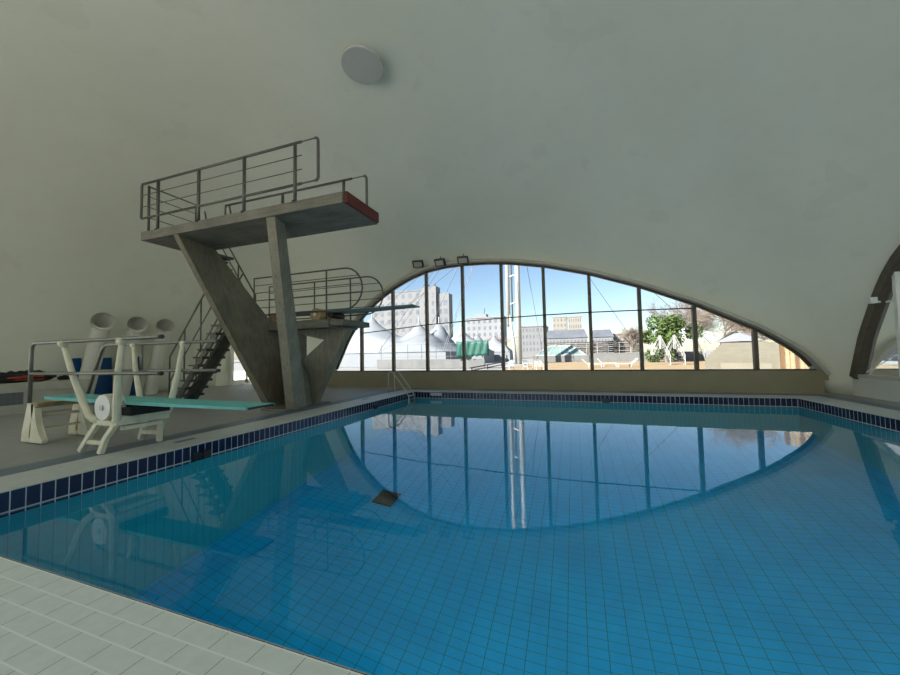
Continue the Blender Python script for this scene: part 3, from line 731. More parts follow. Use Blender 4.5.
fitting('wall_fitting', 'small black fitting on the far tile band', 'wall fitting', (.78, 1.02, PY1 - .04, PY1, -.26, -.12), M_DARK)
fitting('wall_fitting', 'dark slot fitting at the waterline of the right pool side', 'wall fitting', (PX1 - .04, PX1, 10.25, 10.6, -.36, -.27), M_DARK)
fitting('depth_plate', 'pale plate fixed on the far tile band beside the ladder', 'plate', (-5.62, -5.14, PY1 - .02, PY1, -.15, -.03), M_PLATE)
fitting('deck_drain', 'small grey drain cover in the coping near the low springboard', 'drain cover', (-6.98, -6.86, 4.5, 4.86, 0, .006), M_STRIPE)
fitting('deck_drain', 'small grey drain cover in the coping near the ladder', 'drain cover', (-7.08, -6.96, 10.7, 11.05, 0, .006), M_STRIPE)
gd = thing('floor_grate', 'dark square drain grate on the pool bottom', 'drain grate', (-4.2, 7.35, PZ))
MB().box(-4.45, -3.97, 7.10, 7.60, PZ, PZ + .03).build('grate_frame', M_DARK, gd)
m = MB()
for k in range(7): m.box(-4.43, -3.99, 7.13 + k * .066, 7.165 + k * .066, PZ + .03, PZ + .05)
m.build('grate_bars', M_STAIR, gd)

# ------------------------------------------------------------------ ceiling disc and floodlights
d = ray(363, 59); lo_, hi_ = 5.0, 14.0
for _ in range(40):
    mid = (lo_ + hi_) / 2
    if EYE + d.z * mid < shell_z(d.x * mid, d.y * mid): lo_ = mid
    else: hi_ = mid
LP = Vector((d.x * lo_, d.y * lo_, EYE + d.z * lo_)); e = .25
NRM = Vector(((shell_z(LP.x + e, LP.y) - shell_z(LP.x - e, LP.y)) / (2 * e), (shell_z(LP.x, LP.y + e) - shell_z(LP.x, LP.y - e)) / (2 * e), -1)).normalized()
LR = 21.5 / F_PX * (LP.y * math.cos(YAW) - LP.x * math.sin(YAW))
t = thing('ceiling_disc', 'round white disc lamp hung just below the vault', 'ceiling lamp', LP + NRM * .2)
MB().tube([LP + NRM * .17, LP + NRM * .19, LP + NRM * .23, LP + NRM * .24], [LR * .96, LR, LR, LR * .97], 48).build('disc_cover', M_LAMP, t, False)
MB().tube([LP - NRM * .02, LP + NRM * .18], LR * .35, 24).build('ceiling_mount', M_DARK, t, True)
for k, (px, py, ang, lab) in enumerate(((418, 264, .15, 'grey floodlight above the arched window, leftmost of the three'), (440, 262.5, -.1, 'grey floodlight above the arched window, in the middle of the three'), (463, 260, .1, 'grey floodlight above the arched window, nearest the window top'))):
    p = at(px, py, 14.72)
    t = thing('floodlight', lab, 'floodlight', p, 'floodlights above the arched window')
    R = Matrix.Rotation(ang, 3, 'Z') @ Matrix.Rotation(math.radians(-52), 3, 'X')
    MB().obox(p, .50, .34, .10, R).build('housing', M_STAIR, t, bevel=.015)
    MB().obox(p + R @ Vector((0, 0, -.05)), .36, .22, .02, R).build('lens', M_FLOODG, t)
    MB().tube([p, p + Vector((0, .12, .12)), p + Vector((.0, .10, .30))], .018, 6).build('bracket', M_DARK, t)

# ------------------------------------------------------------------ outdoors
def quad_ground(name, x0, x1, y0, y1, z, m_, lab):
    m = MB(); m.face([(x0, y0, z), (x1, y0, z), (x1, y1, z), (x0, y1, z)]); return structure(m.build(name, m_), lab, 'ground')
m = MB()
for q in ((-400, 400, 19.8, 500), (-400, BL, -400, 19.8), (BR, 400, -400, 19.8), (BL, BR, -400, BN)): m.face([(q[0], q[2], -.03), (q[1], q[2], -.03), (q[1], q[3], -.03), (q[0], q[3], -.03)])
structure(m.build('ground', M_PAVE), 'pale paved ground around the pool hall', 'ground')
quad_ground('ground_terrace', -40, 30, -60, -12.7, -.01, M_BOUNCE, 'unseen terrace behind the hall, whitened to bounce sun inside')  # out of view, paled to throw sunlight up at the vault
quad_ground('ground_left', -60, -19.3, -12.6, 32, -.01, M_BOUNCE, 'terrace left of the hall, whitened to brighten the door view')  # paled so the view through the left door looks bright
quad_ground('ground_yard', -6.5, 30, 20.5, 70, -.01, M_GROUND, 'ochre sandy yard seen through the arched window')

# marquee tents: saddle canopies between masts
def tent(name, label, x0, x1, y0, y1, zbase, peaks, nx=46, ny=26):
    t = thing(name, label, 'marquee tent', ((x0 + x1) / 2, (y0 + y1) / 2, 0), 'white marquee tents')
    m = MB(); V = []
    for j in range(ny + 1):
        row = []
        for i in range(nx + 1):
            x = x0 + (x1 - x0) * i / nx; y = y0 + (y1 - y0) * j / ny
            ed = min(i / nx, 1 - i / nx, j / ny, 1 - j / ny) * 2
            z = zbase + .8 * min(1, ed * 2)
            for px, py, h, w in peaks:
                dd = math.hypot((x - px) * .8, y - py); z = max(z, zbase + .5 + (h - zbase - .5) * (.78 * math.exp(-(dd / w) ** 1.25) + .22 * math.exp(-dd / .35)))
            z = zbase + (z - zbase) * min(1, ed * 4)
            row.append(m.bm.verts.new((x, y, z)))
        V.append(row)
    for j in range(ny):
        for i in range(nx): m.bm.faces.new((V[j][i], V[j][i + 1], V[j + 1][i + 1], V[j + 1][i]))
    m.build('canopy', M_TENT, t, True)
    m = MB(); m.box(x0 + .1, x1 - .1, y0 + .1, y1 - .1, 0, zbase); m.build('side_wall', M_TENT, t)
    for px, py, h, w in peaks: MB().tube([(px, py, 0), (px, py, h + .3)], .09, 8).build('tent_pole', M_MAST, t)
    return t
a, b, c_ = at(372, 313, 47), at(418.6, 319, 47), at(438.8, 319, 50)
tent('marquee_tent', 'large white peaked marquee tent in front of the tall apartment block', -40, -15.4, 42, 54, 1.9, [(a.x, a.y, a.z, 4.2), (b.x, b.y, b.z, 2.6), (c_.x, c_.y, c_.z, 2.6)])
a, b = at(461, 325, 58), at(477, 333, 60)
tent('marquee_tent', 'smaller white marquee tent between the large tent and the mast', -24, -14.0, 56, 64, 1.9, [(a.x, a.y, a.z, 2.2), (b.x, b.y, b.z, 1.8)], 30, 20)
a = at(494, 334.5, 66)
tent('marquee_tent', 'farthest white marquee tent just left of the mast', a.x - 4.0, a.x + 3.2, 64.6, 69, 1.8, [(a.x, a.y, a.z, 1.6)], 24, 18)

# courtyard wall and fence with the green tarp
m = MB(); m.hexa([(-22, 36.5, 0), (-9, 36.0, 0), (-9, 36.35, 0), (-22, 36.85, 0)], [(-22, 36.5, 1.05), (-9, 36.0, .95), (-9, 36.35, .95), (-22, 36.85, 1.05)])
tag(m.build('courtyard_wall', M_OUTWALL), 'low grey courtyard wall in front of the tents', 'wall')
fn = thing('wire_fence', 'thin post fence on the grey wall in front of the tents', 'fence', (-15.5, 36.4, 1))
for k in range(8): MB().tube([(-21.5 + k * 1.75, 36.62 - k * .065, 1.06), (-21.5 + k * 1.75, 36.62 - k * .065, 2.7)], .035, 6).build('post', M_OUTWALL, fn)
for z in (1.3, 2.65): MB().tube([(-21.5, 36.62, z), (-9.2, 36.17, z)], .018, 5).build('fence_wire', M_OUTWALL, fn)
m = MB(); n = 16; V = []
p0, p1 = at(456, 341, 35.7), at(488.5, 342, 35.7); h = 1.75
for j in range(7):
    row = []
    for i in range(n + 1):
        f = i / n; x = p0.x + (p1.x - p0.x) * f; sag = .12 * abs(math.sin(f * PI * 3)) if j < 3 else .1 * abs(math.sin(f * PI * 5))
        row.append(m.bm.verts.new((x, 35.75 + .10 * math.sin(i * 1.9 + j * .6), p0.z - sag * (j < 2) - h * j / 6 * (1 - .12 * f) + (.12 * math.sin(i * 2.3) if j == 6 else 0))))
    V.append(row)
for j in range(6):
    for i in range(n): m.bm.faces.new((V[j][i], V[j][i + 1], V[j + 1][i + 1], V[j + 1][i]))
o = m.build('green_tarp', M_TARP, None, True); so = o.modifiers.new('t', 'SOLIDIFY'); so.thickness = .02
tag(o, 'green tarp hung on the courtyard fence', 'tarp')
sg = thing('steel_rail', 'dark low rail and pale kerb in front of the mast', 'rail', at(492, 365, 31))
a, b = at(470, 368, 31), at(503, 362, 36)
MB().tube([a, b], .06, 6).build('rail_bar', M_FENCE, sg); MB().tube([a + Vector((0, 0, -.25)), b + Vector((0, 0, -.25))], .05, 6).build('rail_bar', M_FENCE, sg)
for f in (.05, .5, .95):
    q = a.lerp(b, f); MB().tube([(q.x, q.y, 0), q], .05, 6).build('post', M_FENCE, sg)

# mast with cables
mp = at(513, 300, 50); ms = thing('lattice_mast', 'tall white twin-tube mast held by cables', 'mast', (mp.x, mp.y, 0))
xl, xr = at(508.0, 300, 50).x, at(518.0, 300, 50).x
m = MB(); m.tube([(xl, 50, 5.2), (xl, 50, 30)], .30, 10); m.tube([(xl, 50, 7.6), (xr - .75, 50, 2.6), (xr - .6, 50, 0)], .24, 10)
m.build('mast_tube', M_MAST, ms, True)
MB().tube([(xr, 50, 0), (xr, 50, 30)], .36, 10).build('mast_tube', M_MAST, ms, True)
MB().tube([(xl + .45, 50.8, 6), (xl + .45, 50.8, 30)], .12, 8).build('mast_tube', M_MAST, ms, True)
for z in (3.6, 8.3, 12.2, 16.4, 20.6, 25.0): MB().tube([(xl, 50, z), (xr, 50, z + .35)], .13, 8).build('rung', M_MAST, ms, True)
m = MB(); 
for z in (26, 26.6, 27.2): m.tube(arc((xr + 2.2, 50, z), 1.5, 0, 2 * PI, (1, 0, 0), (0, 1, 0), 18)[:-1], .05, 5, closed=True)
for k in range(9):
    q = 2 * PI * k / 9; m.tube([(xr + 2.2 + 1.5 * math.cos(q), 50 + 1.5 * math.sin(q), 25.6), (xr + 2.2 + 1.5 * math.cos(q), 50 + 1.5 * math.sin(q), 27.2)], .04, 5)
m.tube([(xr, 50, 24.8), (xr + 2.2, 50, 25.6)], .1, 6); m.tube(arc((xr + 2.2, 50, 25.6), 1.5, 0, 2 * PI, (1, 0, 0), (0, 1, 0), 18)[:-1], .07, 5, closed=True)
m.build('crow_nest', M_MAST, ms, True)
for (x, y, z0) in ((-36, 47, 24), (-33, 47, 20), (-30, 52, 28), (-20, 44, 29), (-17, 46, 29), (-15, 40, 29), (-4.6, 52, 29), (8.0, 55, 29), (12, 40, 29), (-25, 42, 29)):
    MB().tube([(xl + .5, 50, z0), (x, y, 2.0)], .035, 5).build('guy_cable', M_CABLE, ms)

# apartment blocks
def block(name, label, p0, p1, Y, depth, ztop, m_, rows, cols, group=None, zfloor=0, roof=None, win_w=.42, win_h=.5, frame_m=None):
    x0, x1 = p0, p1; t = thing(name, label, 'building', ((x0 + x1) / 2, Y, 0), group)
    w = MB().box(x0, x1, Y, Y + depth, 0, ztop).build('facade', m_, t)
    if roof:
        MB().hexa([(x0 - .2, Y - .2, ztop), (x1 + .2, Y - .2, ztop), (x1 + .2, Y + depth, ztop), (x0 - .2, Y + depth, ztop)], [(x0 + roof * .3, Y + roof * .5, ztop + roof), (x1 - roof * .3, Y + roof * .5, ztop + roof), (x1 - roof * .3, Y + depth - roof * .5, ztop + roof), (x0 + roof * .3, Y + depth - roof * .5, ztop + roof)]).build('roof', M_ROOF, t)
    else: MB().box(x0 - .15, x1 + .15, Y - .15, Y + depth, ztop, ztop + .3).build('cornice', m_, t)
    dz = (ztop - zfloor) / rows; dx = (x1 - x0) / cols
    for r in range(rows):
        for c in range(cols):
            cx, cz = x0 + dx * (c + .5), zfloor + dz * (r + .5); ww, hh = dx * win_w / 2, dz * win_h / 2
            MB().box(cx - ww, cx + ww, Y - .05, Y + .1, cz - hh, cz + hh).build('window', M_PANE, t)
    return t
GA = 'white apartment block behind the tents'
def bx(px, Y): return at(px, 330, Y).x
t = block('apartment_block', 'tall white apartment block with rows of windows behind the tents', bx(372, 110), bx(421.5, 110), 110, 3.5, at(400, 292.5, 110).z, M_FACADE, 6, 7, zfloor=6)
x0, x1 = bx(421.5, 109), bx(436.5, 109); zt = at(429, 286.5, 109).z
MB().box(x0, x1, 109, 113, 0, zt).build('stair_tower', M_FACADE, t)
for r in range(6):
    for c in (0.2, .72): MB().box(x0 + (x1 - x0) * c, x0 + (x1 - x0) * (c + .14), 108.95, 109.1, 7 + r * 2.7, 8.5 + r * 2.7).build('window', M_PANE, t)
x0, x1 = bx(436.5, 110), bx(449.5, 110); zt2 = at(443, 293.5, 110).z
MB().box(x0, x1, 110, 113.5, 0, zt2).build('side_wing', M_FACADE, t)
for r in range(5):
    for c in (0.14, .58): MB().box(x0 + (x1 - x0) * c, x0 + (x1 - x0) * (c + .28), 109.95, 110.1, 6.6 + r * 2.8, 8.2 + r * 2.8).build('window', M_PANE, t)
for px in (406, 433, 427): MB().box(bx(px, 112), bx(px + 2, 112), 112, 113.5, zt2 - 1, zt2 + 2.6 + 1.2 * (px > 420)).build('chimney', M_FACADE, t)
t = block('apartment_block', 'grey stepped apartment block just left of the mast', bx(466, 95), bx(504, 95), 95, 4, at(485, 318, 95).z, M_FACADE2, 4, 7, zfloor=4)
MB().box(bx(475, 95), bx(486, 95), 95.5, 98, 6, at(480, 314, 95).z).build('roof_room', M_FACADE2, t)
MB().tube([(bx(484, 95), 96, 12), (bx(484, 95), 96, at(484, 308, 95).z)], .12, 5).build('antenna', M_CABLE, t)
block('apartment_block', 'pale grey apartment block right of the mast', bx(518, 115), bx(546, 115), 115, 10, at(530, 327, 115).z, M_FACADE, 4, 8, zfloor=1.5)
block('apartment_block', 'beige tower block farthest behind the mansard houses', bx(553, 160), bx(567, 160), 160, 10, at(560, 317.5, 160).z, M_FACADE3, 6, 4, zfloor=3)
block('apartment_block', 'beige wide block beside the farthest beige tower', bx(568.5, 158), bx(582, 158), 158, 10, at(575, 317, 158).z, M_FACADE3, 5, 6, zfloor=3)
block('mansard_house', 'long white house with slate mansard roof behind the yard', bx(545, 90), bx(587, 90), 90, 10, at(565, 338, 90).z, M_FACADE, 2, 12, zfloor=.8, roof=2.0)
block('mansard_house', 'white house with slate roof right of the long mansard house', bx(591, 92), bx(613, 92), 92, 10, at(600, 337, 92).z, M_FACADE, 2, 7, zfloor=.8, roof=1.8)
block('low_house', 'low beige house left of the green bush', bx(614, 95), bx(634, 95), 95, 8, at(620, 334.5, 95).z, M_FACADE3, 2, 5, zfloor=1)

# glazed skylight pyramid
SY = 57.0
X0, X1, zb0, zt0 = at(536, 355, SY).x, at(586, 355, SY).x, at(560, 355.5, SY).z, at(560, 345.5, SY).z
py = thing('roof_skylight', 'low white framed skylight with green glazing in the yard', 'skylight', ((X0 + X1) / 2, SY, 0))
bl = [(X0, SY, zb0), (X1, SY, zb0), (X1, SY + 6, zb0), (X0, SY + 6, zb0)]; tl = [(X0 + 1.8, SY + 2.4, zt0), (X1 - 2.0, SY + 2.4, zt0), (X1 - 2.0, SY + 3.6, zt0), (X0 + 1.8, SY + 3.6, zt0)]
MB().box(X0 - .4, X1 + .4, SY - .1, SY + 6.1, 0, zb0).build('kerb', M_OUTWALL, py)
MB().hexa(bl, tl).build('glazing', M_GREENGL, py)
m = MB()
for i in range(4): m.tube([bl[i], tl[i]], .09, 6)
for i in range(4): m.tube([tl[i], tl[(i + 1) % 4]], .08, 6); m.tube([bl[i], bl[(i + 1) % 4]], .09, 6)
for f in (.25, .5, .75): m.tube([Vector(bl[0]).lerp(Vector(bl[1]), f), Vector(tl[0]).lerp(Vector(tl[1]), f)], .06, 6)
m.build('skylight_frame', M_MAST, py)
m = MB(); m.box(at(589, 355, 57).x, at(702, 355, 57).x, 57, 57.4, 0, 1.25)
tag(m.build('yard_wall', M_OUTWALL), 'low pale grey wall at the back of the ochre yard', 'wall')
# slatted dark fence and white railings
def railing(name, label, x0, x1, y0, y1, z0, z1, n, m_, bars):
    t = thing(name, label, 'railing', ((x0 + x1) / 2, (y0 + y1) / 2, z0))
    for k in range(n + 1):
        f = k / n; MB().tube([(x0 + (x1 - x0) * f, y0 + (y1 - y0) * f, z0), (x0 + (x1 - x0) * f, y0 + (y1 - y0) * f, z1)], .04, 6).build('post', m_, t)
    for z in bars: MB().tube([(x0, y0, z), (x1, y1, z)], .028, 6).build('bar', m_, t)
    return t
X0, X1 = at(546, 345, 66).x, at(641, 345, 66).x
fs = thing('slat_fence', 'dark horizontal slat fence behind the yard', 'fence', ((X0 + X1) / 2, 66, 0))
m = MB()
for k in range(7): m.box(X0, X1, 66, 66.08, 1.0 + k * .33, 1.24 + k * .33)
m.build('slats', M_FENCE, fs)
for k in range(7): MB().box(X0 + (X1 - X0) * k / 6 - .08, X0 + (X1 - X0) * k / 6 + .08, 66.08, 66.25, 0, 3.3).build('post', M_FENCE, fs)
railing('white_railing', 'white railing in front of the dark slat fence', X0, X1, 65, 65, 0, 3.0, 9, M_MAST, (1.6, 2.3, 2.95))
railing('white_railing', 'white railing beside the bush and bare trees', at(641, 345, 59).x, at(705, 345, 59).x, 59, 59, 0, 2.7, 9, M_MAST, (1.5, 2.1, 2.68))
# handrail frames of the steps
for px, lab in ((661, 'white sloping handrail frame left of the gap in the yard'), (675.5, 'white sloping handrail frame right of the gap in the yard')):
    b0 = at(px, 352, 42)
    t = thing('step_handrail', lab, 'handrail', (b0.x, 42, 0), 'handrail frames over the yard steps')
    for dy in (0, .6):
        xa, xt, xb, Yh = b0.x - .80, b0.x, b0.x + .82, 42 + dy
        MB().tube([(xa, Yh, 1.0), (xa, Yh, 1.5), (xt, Yh, 3.05), (xb, Yh, 1.0), (xb, Yh, 0)], .045, 6).build('rail_frame', M_MAST, t)
        MB().tube([(xt, Yh, 3.05), (xt, Yh, 1.6)], .04, 6).build('post', M_MAST, t)
        MB().tube([(xa + .1, Yh, 1.0), (xt, Yh, 2.45), (xb, Yh, .4)], .035, 6).build('lower_rail', M_MAST, t)
    for k in range(5): MB().box(b0.x + .08 + k * .15, b0.x + .26 + k * .15, 42.02, 42.58, 1.65 - k * .36, 1.70 - k * .36).build('tread', M_OUTWALL, t)

# plastic armchairs and loungers
ch = thing('plastic_armchair', 'tmp', 'chair', (0, 0, 0), 'white plastic armchairs outside the window')
MB().hexa([(-.26, -.25, .40), (.26, -.25, .40), (.26, .22, .42), (-.26, .22, .42)], [(-.26, -.25, .44), (.26, -.25, .44), (.26, .22, .46), (-.26, .22, .46)]).build('seat', M_PLASTIC, ch)
m = MB()
for k in range(5): m.bar((-.2 + k * .1, .22, .46), (-.24 + k * .12, .36, .86), .06, .02, (0, 1, 0))
m.tube([(-.25, .24, .45), (-.28, .36, .84), (-.12, .38, .92), (.12, .38, .92), (.28, .36, .84), (.25, .24, .45)], .025, 6); m.build('backrest', M_PLASTIC, ch)
for x in (-.29, .29):
    MB().tube([(x, -.26, .42), (x, -.26, .64), (x, .05, .66), (x * .95, .32, .68)], .026, 6).build('armrest', M_PLASTIC, ch)
    for y in (-.26, .26): MB().tube([(x * .9, y, .42), (x, y * 1.15, 0)], .026, 6).build('leg', M_PLASTIC, ch)
for k, (px, Y, rot, lab) in enumerate(((509, 29.5, -.5, 'white plastic armchair at the foot of the mast, leftmost of three'), (528, 29.5, .9, 'white plastic armchair in the middle of the three outside'), (539, 29.0, .35, 'white plastic armchair closest to the skylight, rightmost of three'))):
    o = ch if k == 0 else copy_tree(ch); p = at(px, 365, Y); o.location = (p.x, Y, -.01); o.rotation_euler = (0, 0, rot); o['label'] = lab
lg = thing('sun_lounger', 'tmp', 'sun lounger', (0, 0, 0), 'white sun loungers on the ochre yard')
MB().box(-.9, .35, -.32, .32, .30, .36).build('bed', M_PLASTIC, lg)
MB().hexa([(.35, -.32, .30), (.42, -.32, .30), (.42, .32, .30), (.35, .32, .30)], [(.86, -.32, .82), (.92, -.32, .78), (.92, .32, .78), (.86, .32, .82)]).build('backrest', M_PLASTIC, lg)
for x in (-.8, .3):
    for y in (-.27, .27): MB().box(x - .03, x + .03, y - .03, y + .03, 0, .3).build('leg', M_PLASTIC, lg)
for k, (px, Y, rot, lab) in enumerate(((592, 37, PI, 'white sun lounger behind the mullion, first from the left'), (607, 39, PI * .98, 'white sun lounger in the middle of the yard pane, second of three'), (627, 37, .15, 'white sun lounger with raised back, nearest the bush'))):
    o = lg if k == 0 else copy_tree(lg); p = at(px, 365, Y); o.location = (p.x, Y, -.01); o.rotation_euler = (0, 0, rot); o['label'] = lab

# vegetation
def bush(name, label, c, rx, ry, rz, n, m_, leaf, trunk):
    t = thing(name, label, 'tree', (c[0], c[1], 0))
    MB().tube([(c[0], c[1], 0), (c[0] + .1, c[1], c[2])], [.22, .1], 8).build('trunk', M_BARK, t)
    m = MB(); cs = [(Vector((random.gauss(0, .42), random.gauss(0, .42), random.uniform(-.75, .75))), random.uniform(.25, .45)) for _ in range(16)]
    for k in range(n):
        cc, r = random.choice(cs); v = Vector((random.gauss(0, 1), random.gauss(0, 1), random.gauss(0, 1))).normalized() * r * random.uniform(.5, 1) + cc
        p = Vector((c[0] + v.x * rx, c[1] + v.y * ry, c[2] + v.z * rz)); a = Vector((random.gauss(0, 1), random.gauss(0, 1), random.gauss(0, 1))).normalized(); b = a.orthogonal().normalized()
        s = leaf * random.uniform(.6, 1.3); m.face([p - a * s, p + b * s * .5, p + a * s, p - b * s * .5])
    m.build('foliage', m_, t)
    return t
c0 = at(665, 337, 52)
bush('green_bush', 'dense green conical bush behind the yard railing', (c0.x, 52, 3.0), 2.9, 2.4, 3.1, 5600, M_LEAF, .20, None)
def bare_tree(name, label, base, h, spread, m_, gens=5, seed=1, r0=.15):
    rnd = random.Random(seed); t = thing(name, label, 'tree', base); trunk = MB(); br = MB()
    def grow(p, d, l, r, g):
        n = 3; path = [p]
        for k in range(n):
            d = (d + Vector((rnd.gauss(0, .13), rnd.gauss(0, .13), rnd.gauss(.03, .08)))).normalized(); path.append(path[-1] + d * (l / n))
        (trunk if g >= gens - 1 else br).tube(path, [r, r * .88, r * .76, r * .62], 5 if g > 2 else 3, caps=False)
        if g == 0: return
        for k in range(rnd.choice((3, 4, 4)) if g < gens else 5):
            f = rnd.uniform(.45, 1); q = path[-1] if k == 0 else path[1 + int(f * 2)]
            nd = (d + Vector((rnd.gauss(0, spread), rnd.gauss(0, spread), rnd.gauss(.12, .3)))).normalized(); grow(q, nd, l * rnd.uniform(.62, .82), r * .62, g - 1)
    grow(Vector(base), Vector((0, 0, 1)), h * .28, r0, gens)
    trunk.build('trunk', m_, t, True); br.build('branches', m_, t)
    return t
p = at(722, 350, 47); bare_tree('bare_tree', 'large leafless tree behind the sunlit terrace', (p.x, 47, 0), 13, .75, M_BARK, 7, 3)
p = at(748, 350, 54); bare_tree('bare_tree', 'leafless tree behind the terrace, right of the large one', (p.x, 54, 0), 13, .75, M_BARK, 7, 8)
p = at(703, 350, 58); bare_tree('bare_tree', 'leafless tree just right of the green bush', (p.x, 58, 0), 13, .7, M_BARK, 7, 12)
p = at(632, 350, 62); bare_tree('bare_tree', 'leafless tree left of the green bush, in front of the beige house', (p.x, 62, 0), 8.0, .75, M_BARK, 6, 21)
p = at(500, 350, 88); bare_tree('bare_tree', 'reddish leafless tree behind the foot of the mast', (p.x, 88, 0), 9.0, .8, M_REDTWIG, 6, 5)

# sunlit stone terrace and slatted timber shed at the right
te = thing('stone_terrace', 'sunlit pale stone terrace of sloping steps at the right', 'terrace', (10, 27, 0))
a0, a1 = at(705, 360, 27), at(723, 343, 31)
for k in range(7):
    f0_, f1_ = k / 7, (k + 1) / 7; q0 = a0.lerp(a1, f0_); q1 = a0.lerp(a1, f1_); X2 = 15.5; xb_ = q0.x + (32.2 - q0.y) * .345; zl = q0.z if k else 0
    MB().hexa([(q0.x, q0.y, zl), (X2, q0.y, zl), (X2, 32.2, zl), (xb_, 32.2, zl)], [(q0.x, q0.y, q1.z), (X2, q0.y, q1.z), (X2, 32.2, q1.z), (xb_, 32.2, q1.z)]).build('step', M_STONE, te)
MB().hexa([(8.1, 25.6, 0), (12.2, 24.25, 0), (12.2, 24.55, 0), (8.1, 25.9, 0)], [(8.1, 25.6, .66), (12.2, 24.25, .62), (12.2, 24.55, .62), (8.1, 25.9, .66)]).build('front_kerb', M_STONE, te)
m = MB(); q = at(770, 362, 24.5); 
for k in range(6): m.box(q.x - .3 + k * .33, q.x - .06 + k * .33, 23.5, 23.55, 0, 1.2)
tag(m.build('stone_balustrade', M_STONE), 'short pale balustrade between the terrace and the timber shed', 'balustrade')
sh = thing('timber_screen', 'tall screen of upright larch boards at the right end of the view', 'screen', (9.9, 20.4, 0))
xa = at(781, 350, 20.2).x
for k in range(11):
    x = xa + k * .17
    MB().box(x, x + .12, 20.2, 20.24, 0, 2.35).build('board', M_WOOD if k % 3 else M_WOODD, sh)
for z in (.4, 1.2, 2.0): MB().box(xa, xa + 1.85, 20.24, 20.30, z, z + .1).build('cross_rail', M_WOODD, sh)
for x in (xa + .02, xa + 1.7): MB().box(x, x + .1, 20.30, 20.40, 0, 2.3).build('post', M_WOODD, sh)
hs = thing('garden_pavilion', 'small white roofed pavilion behind the stone terrace', 'pavilion', (at(765, 335, 36).x, 36, 0))
xa, xb = at(738, 340, 36).x, at(757, 340, 36).x
MB().box(xa, xb, 36, 40, 0, at(750, 341, 36).z).build('pavilion_wall', M_OUTWALL, hs)
z0 = at(750, 341, 36).z; MB().hexa([(xa - .3, 35.6, z0), (xb + .3, 35.6, z0), (xb + .3, 40.4, z0), (xa - .3, 40.4, z0)], [(xa + .8, 37.6, z0 + .9), (xb - .8, 37.6, z0 + .9), (xb - .8, 38.4, z0 + .9), (xa + .8, 38.4, z0 + .9)]).build('pavilion_roof', M_FACADE2, hs)

# beyond the side window
m = MB(); n = 20; pts = []
for i in range(n + 1):
    a = PI / 2 * i / n; pts.append((13.0 , 17.5 + 1.6 - 9.0 * math.sin(a) * .9, 5.2 * (1 - math.cos(a)) ))
poly = [(12.6, 24.0, 0), (12.6, 24.0, 6.0), (12.6, 9.5, 6.0)] + [(12.6, 9.5 + 9.0 * (1 - math.cos(PI / 2 * i / n)), 6.0 - 5.2 * math.sin(PI / 2 * i / n) * 1.0) for i in range(1, n + 1)] + [(12.6, 18.5, 0)]  # curved cut stands in for the far arch reflected in the side glass
m.prism(poly, (.35, 0, 0)); tag(m.build('reflection_curve_wall', M_OUTWALL), 'grey wall added outside the side window, curved to imitate a reflected arch', 'wall')
railing('white_railing', 'white railing outside the side window', 11.0, 11.0, 4, 18, 0, 1.15, 10, M_MAST, (.5, .8, 1.12))

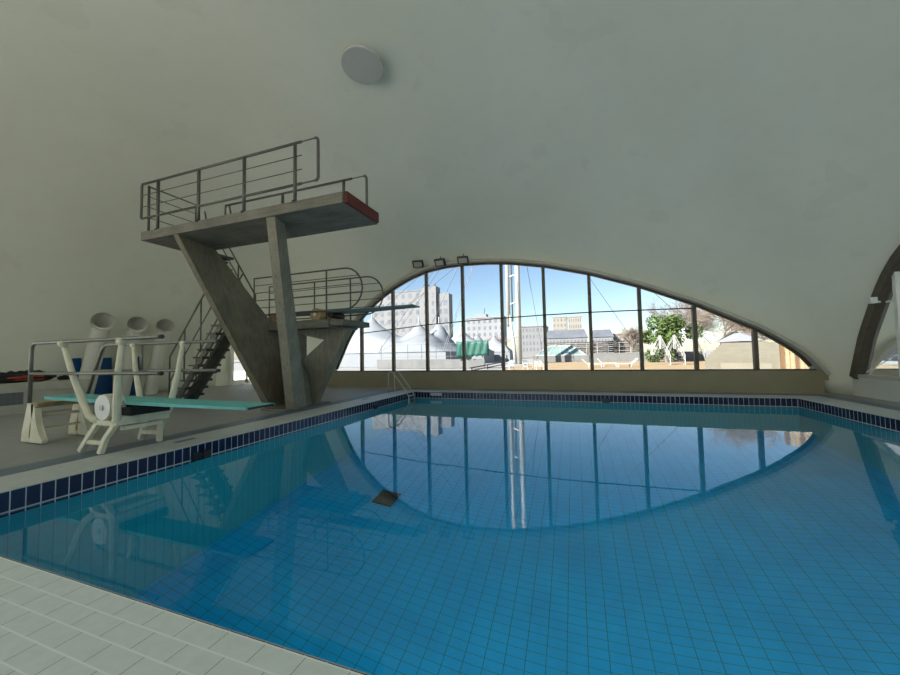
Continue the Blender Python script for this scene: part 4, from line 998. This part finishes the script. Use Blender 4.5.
# ------------------------------------------------------------------ light
w = bpy.data.worlds.new('world'); S.world = w; w.use_nodes = True; nt = w.node_tree; nt.nodes.clear()
sky = nt.nodes.new('ShaderNodeTexSky'); sky.sky_type = 'NISHITA'; sky.sun_disc = False
SUN_EL, SUN_AZ = math.radians(34), math.radians(222)     # azimuth clockwise from +Y
sky.sun_elevation = SUN_EL; sky.sun_rotation = SUN_AZ; sky.air_density = 1.0; sky.dust_density = .5; sky.ozone_density = 2.2
bg = nt.nodes.new('ShaderNodeBackground'); bg.inputs[1].default_value = .09; ow = nt.nodes.new('ShaderNodeOutputWorld')
nt.links.new(sky.outputs[0], bg.inputs[0]); nt.links.new(bg.outputs[0], ow.inputs[0])
sl = bpy.data.lights.new('sun', 'SUN'); sl.energy = 8.0; sl.angle = .009; sl.color = (1, .975, .92); so = bpy.data.objects.new('sun', sl); C.objects.link(so)
dv = Vector((math.sin(SUN_AZ) * math.cos(SUN_EL), math.cos(SUN_AZ) * math.cos(SUN_EL), math.sin(SUN_EL)))
so.rotation_euler = dv.to_track_quat('Z', 'Y').to_euler()
def portal(name, c, sx, sy, normal):
    l = bpy.data.lights.new(name, 'AREA'); l.shape = 'RECTANGLE'; l.size = sx; l.size_y = sy; l.cycles.is_portal = True
    o = bpy.data.objects.new(name, l); C.objects.link(o); o.location = c; o.rotation_euler = (-Vector(normal)).to_track_quat('Z', 'Y').to_euler(); return o
portal('portal', (-2.1, YF + .15, 2.9), 19.6, 5.4, (0, -1, 0))
portal('portal', (XR + .1, 2.2, 3.6), 7.2, 25, (-1, 0, 0))
portal('portal', (XL - .2, -4.2, 3.3), 6.6, 11.6, (1, 0, 0))
portal('portal', (-8.2, YR - .2, 4.1), 17, 8.4, (0, 1, 0))

for k in range(3):  # underwater fill lights, added to brighten the pool water
    l = bpy.data.lights.new('pool_fill_light', 'AREA'); l.shape = 'DISK'; l.size = .4; l.energy = 17; l.color = (.80, .97, 1)
    o = bpy.data.objects.new('pool_fill_light', l); C.objects.link(o); o.location = (-1.2 + 2.8 * k, PY0 + .05, -1.6); o.rotation_euler = (-Vector((0, 1, -.12))).to_track_quat('Z', 'Y').to_euler()

m = MB()
for k in range(3): m.tube([(-1.2 + 2.8 * k, PY0, -1.6), (-1.2 + 2.8 * k, PY0 + .03, -1.6)], .23, 24)  # fixture discs added around the fill lights
structure(m.build('fill_light_niches', M_CHROME), 'round steel niches added for the unseen fill lights in the near pool wall', 'lamp niches')
S.view_settings.view_transform = 'Standard'; S.view_settings.look = 'None'; S.view_settings.gamma = 1; S.view_settings.use_curve_mapping = False
S.view_settings.exposure = 1.04
S.cycles.max_bounces = 32; S.cycles.diffuse_bounces = 16; S.cycles.glossy_bounces = 12; S.cycles.transmission_bounces = 20; S.cycles.transparent_max_bounces = 12
S.cycles.use_denoising = True; S.cycles.sample_clamp_indirect = 8
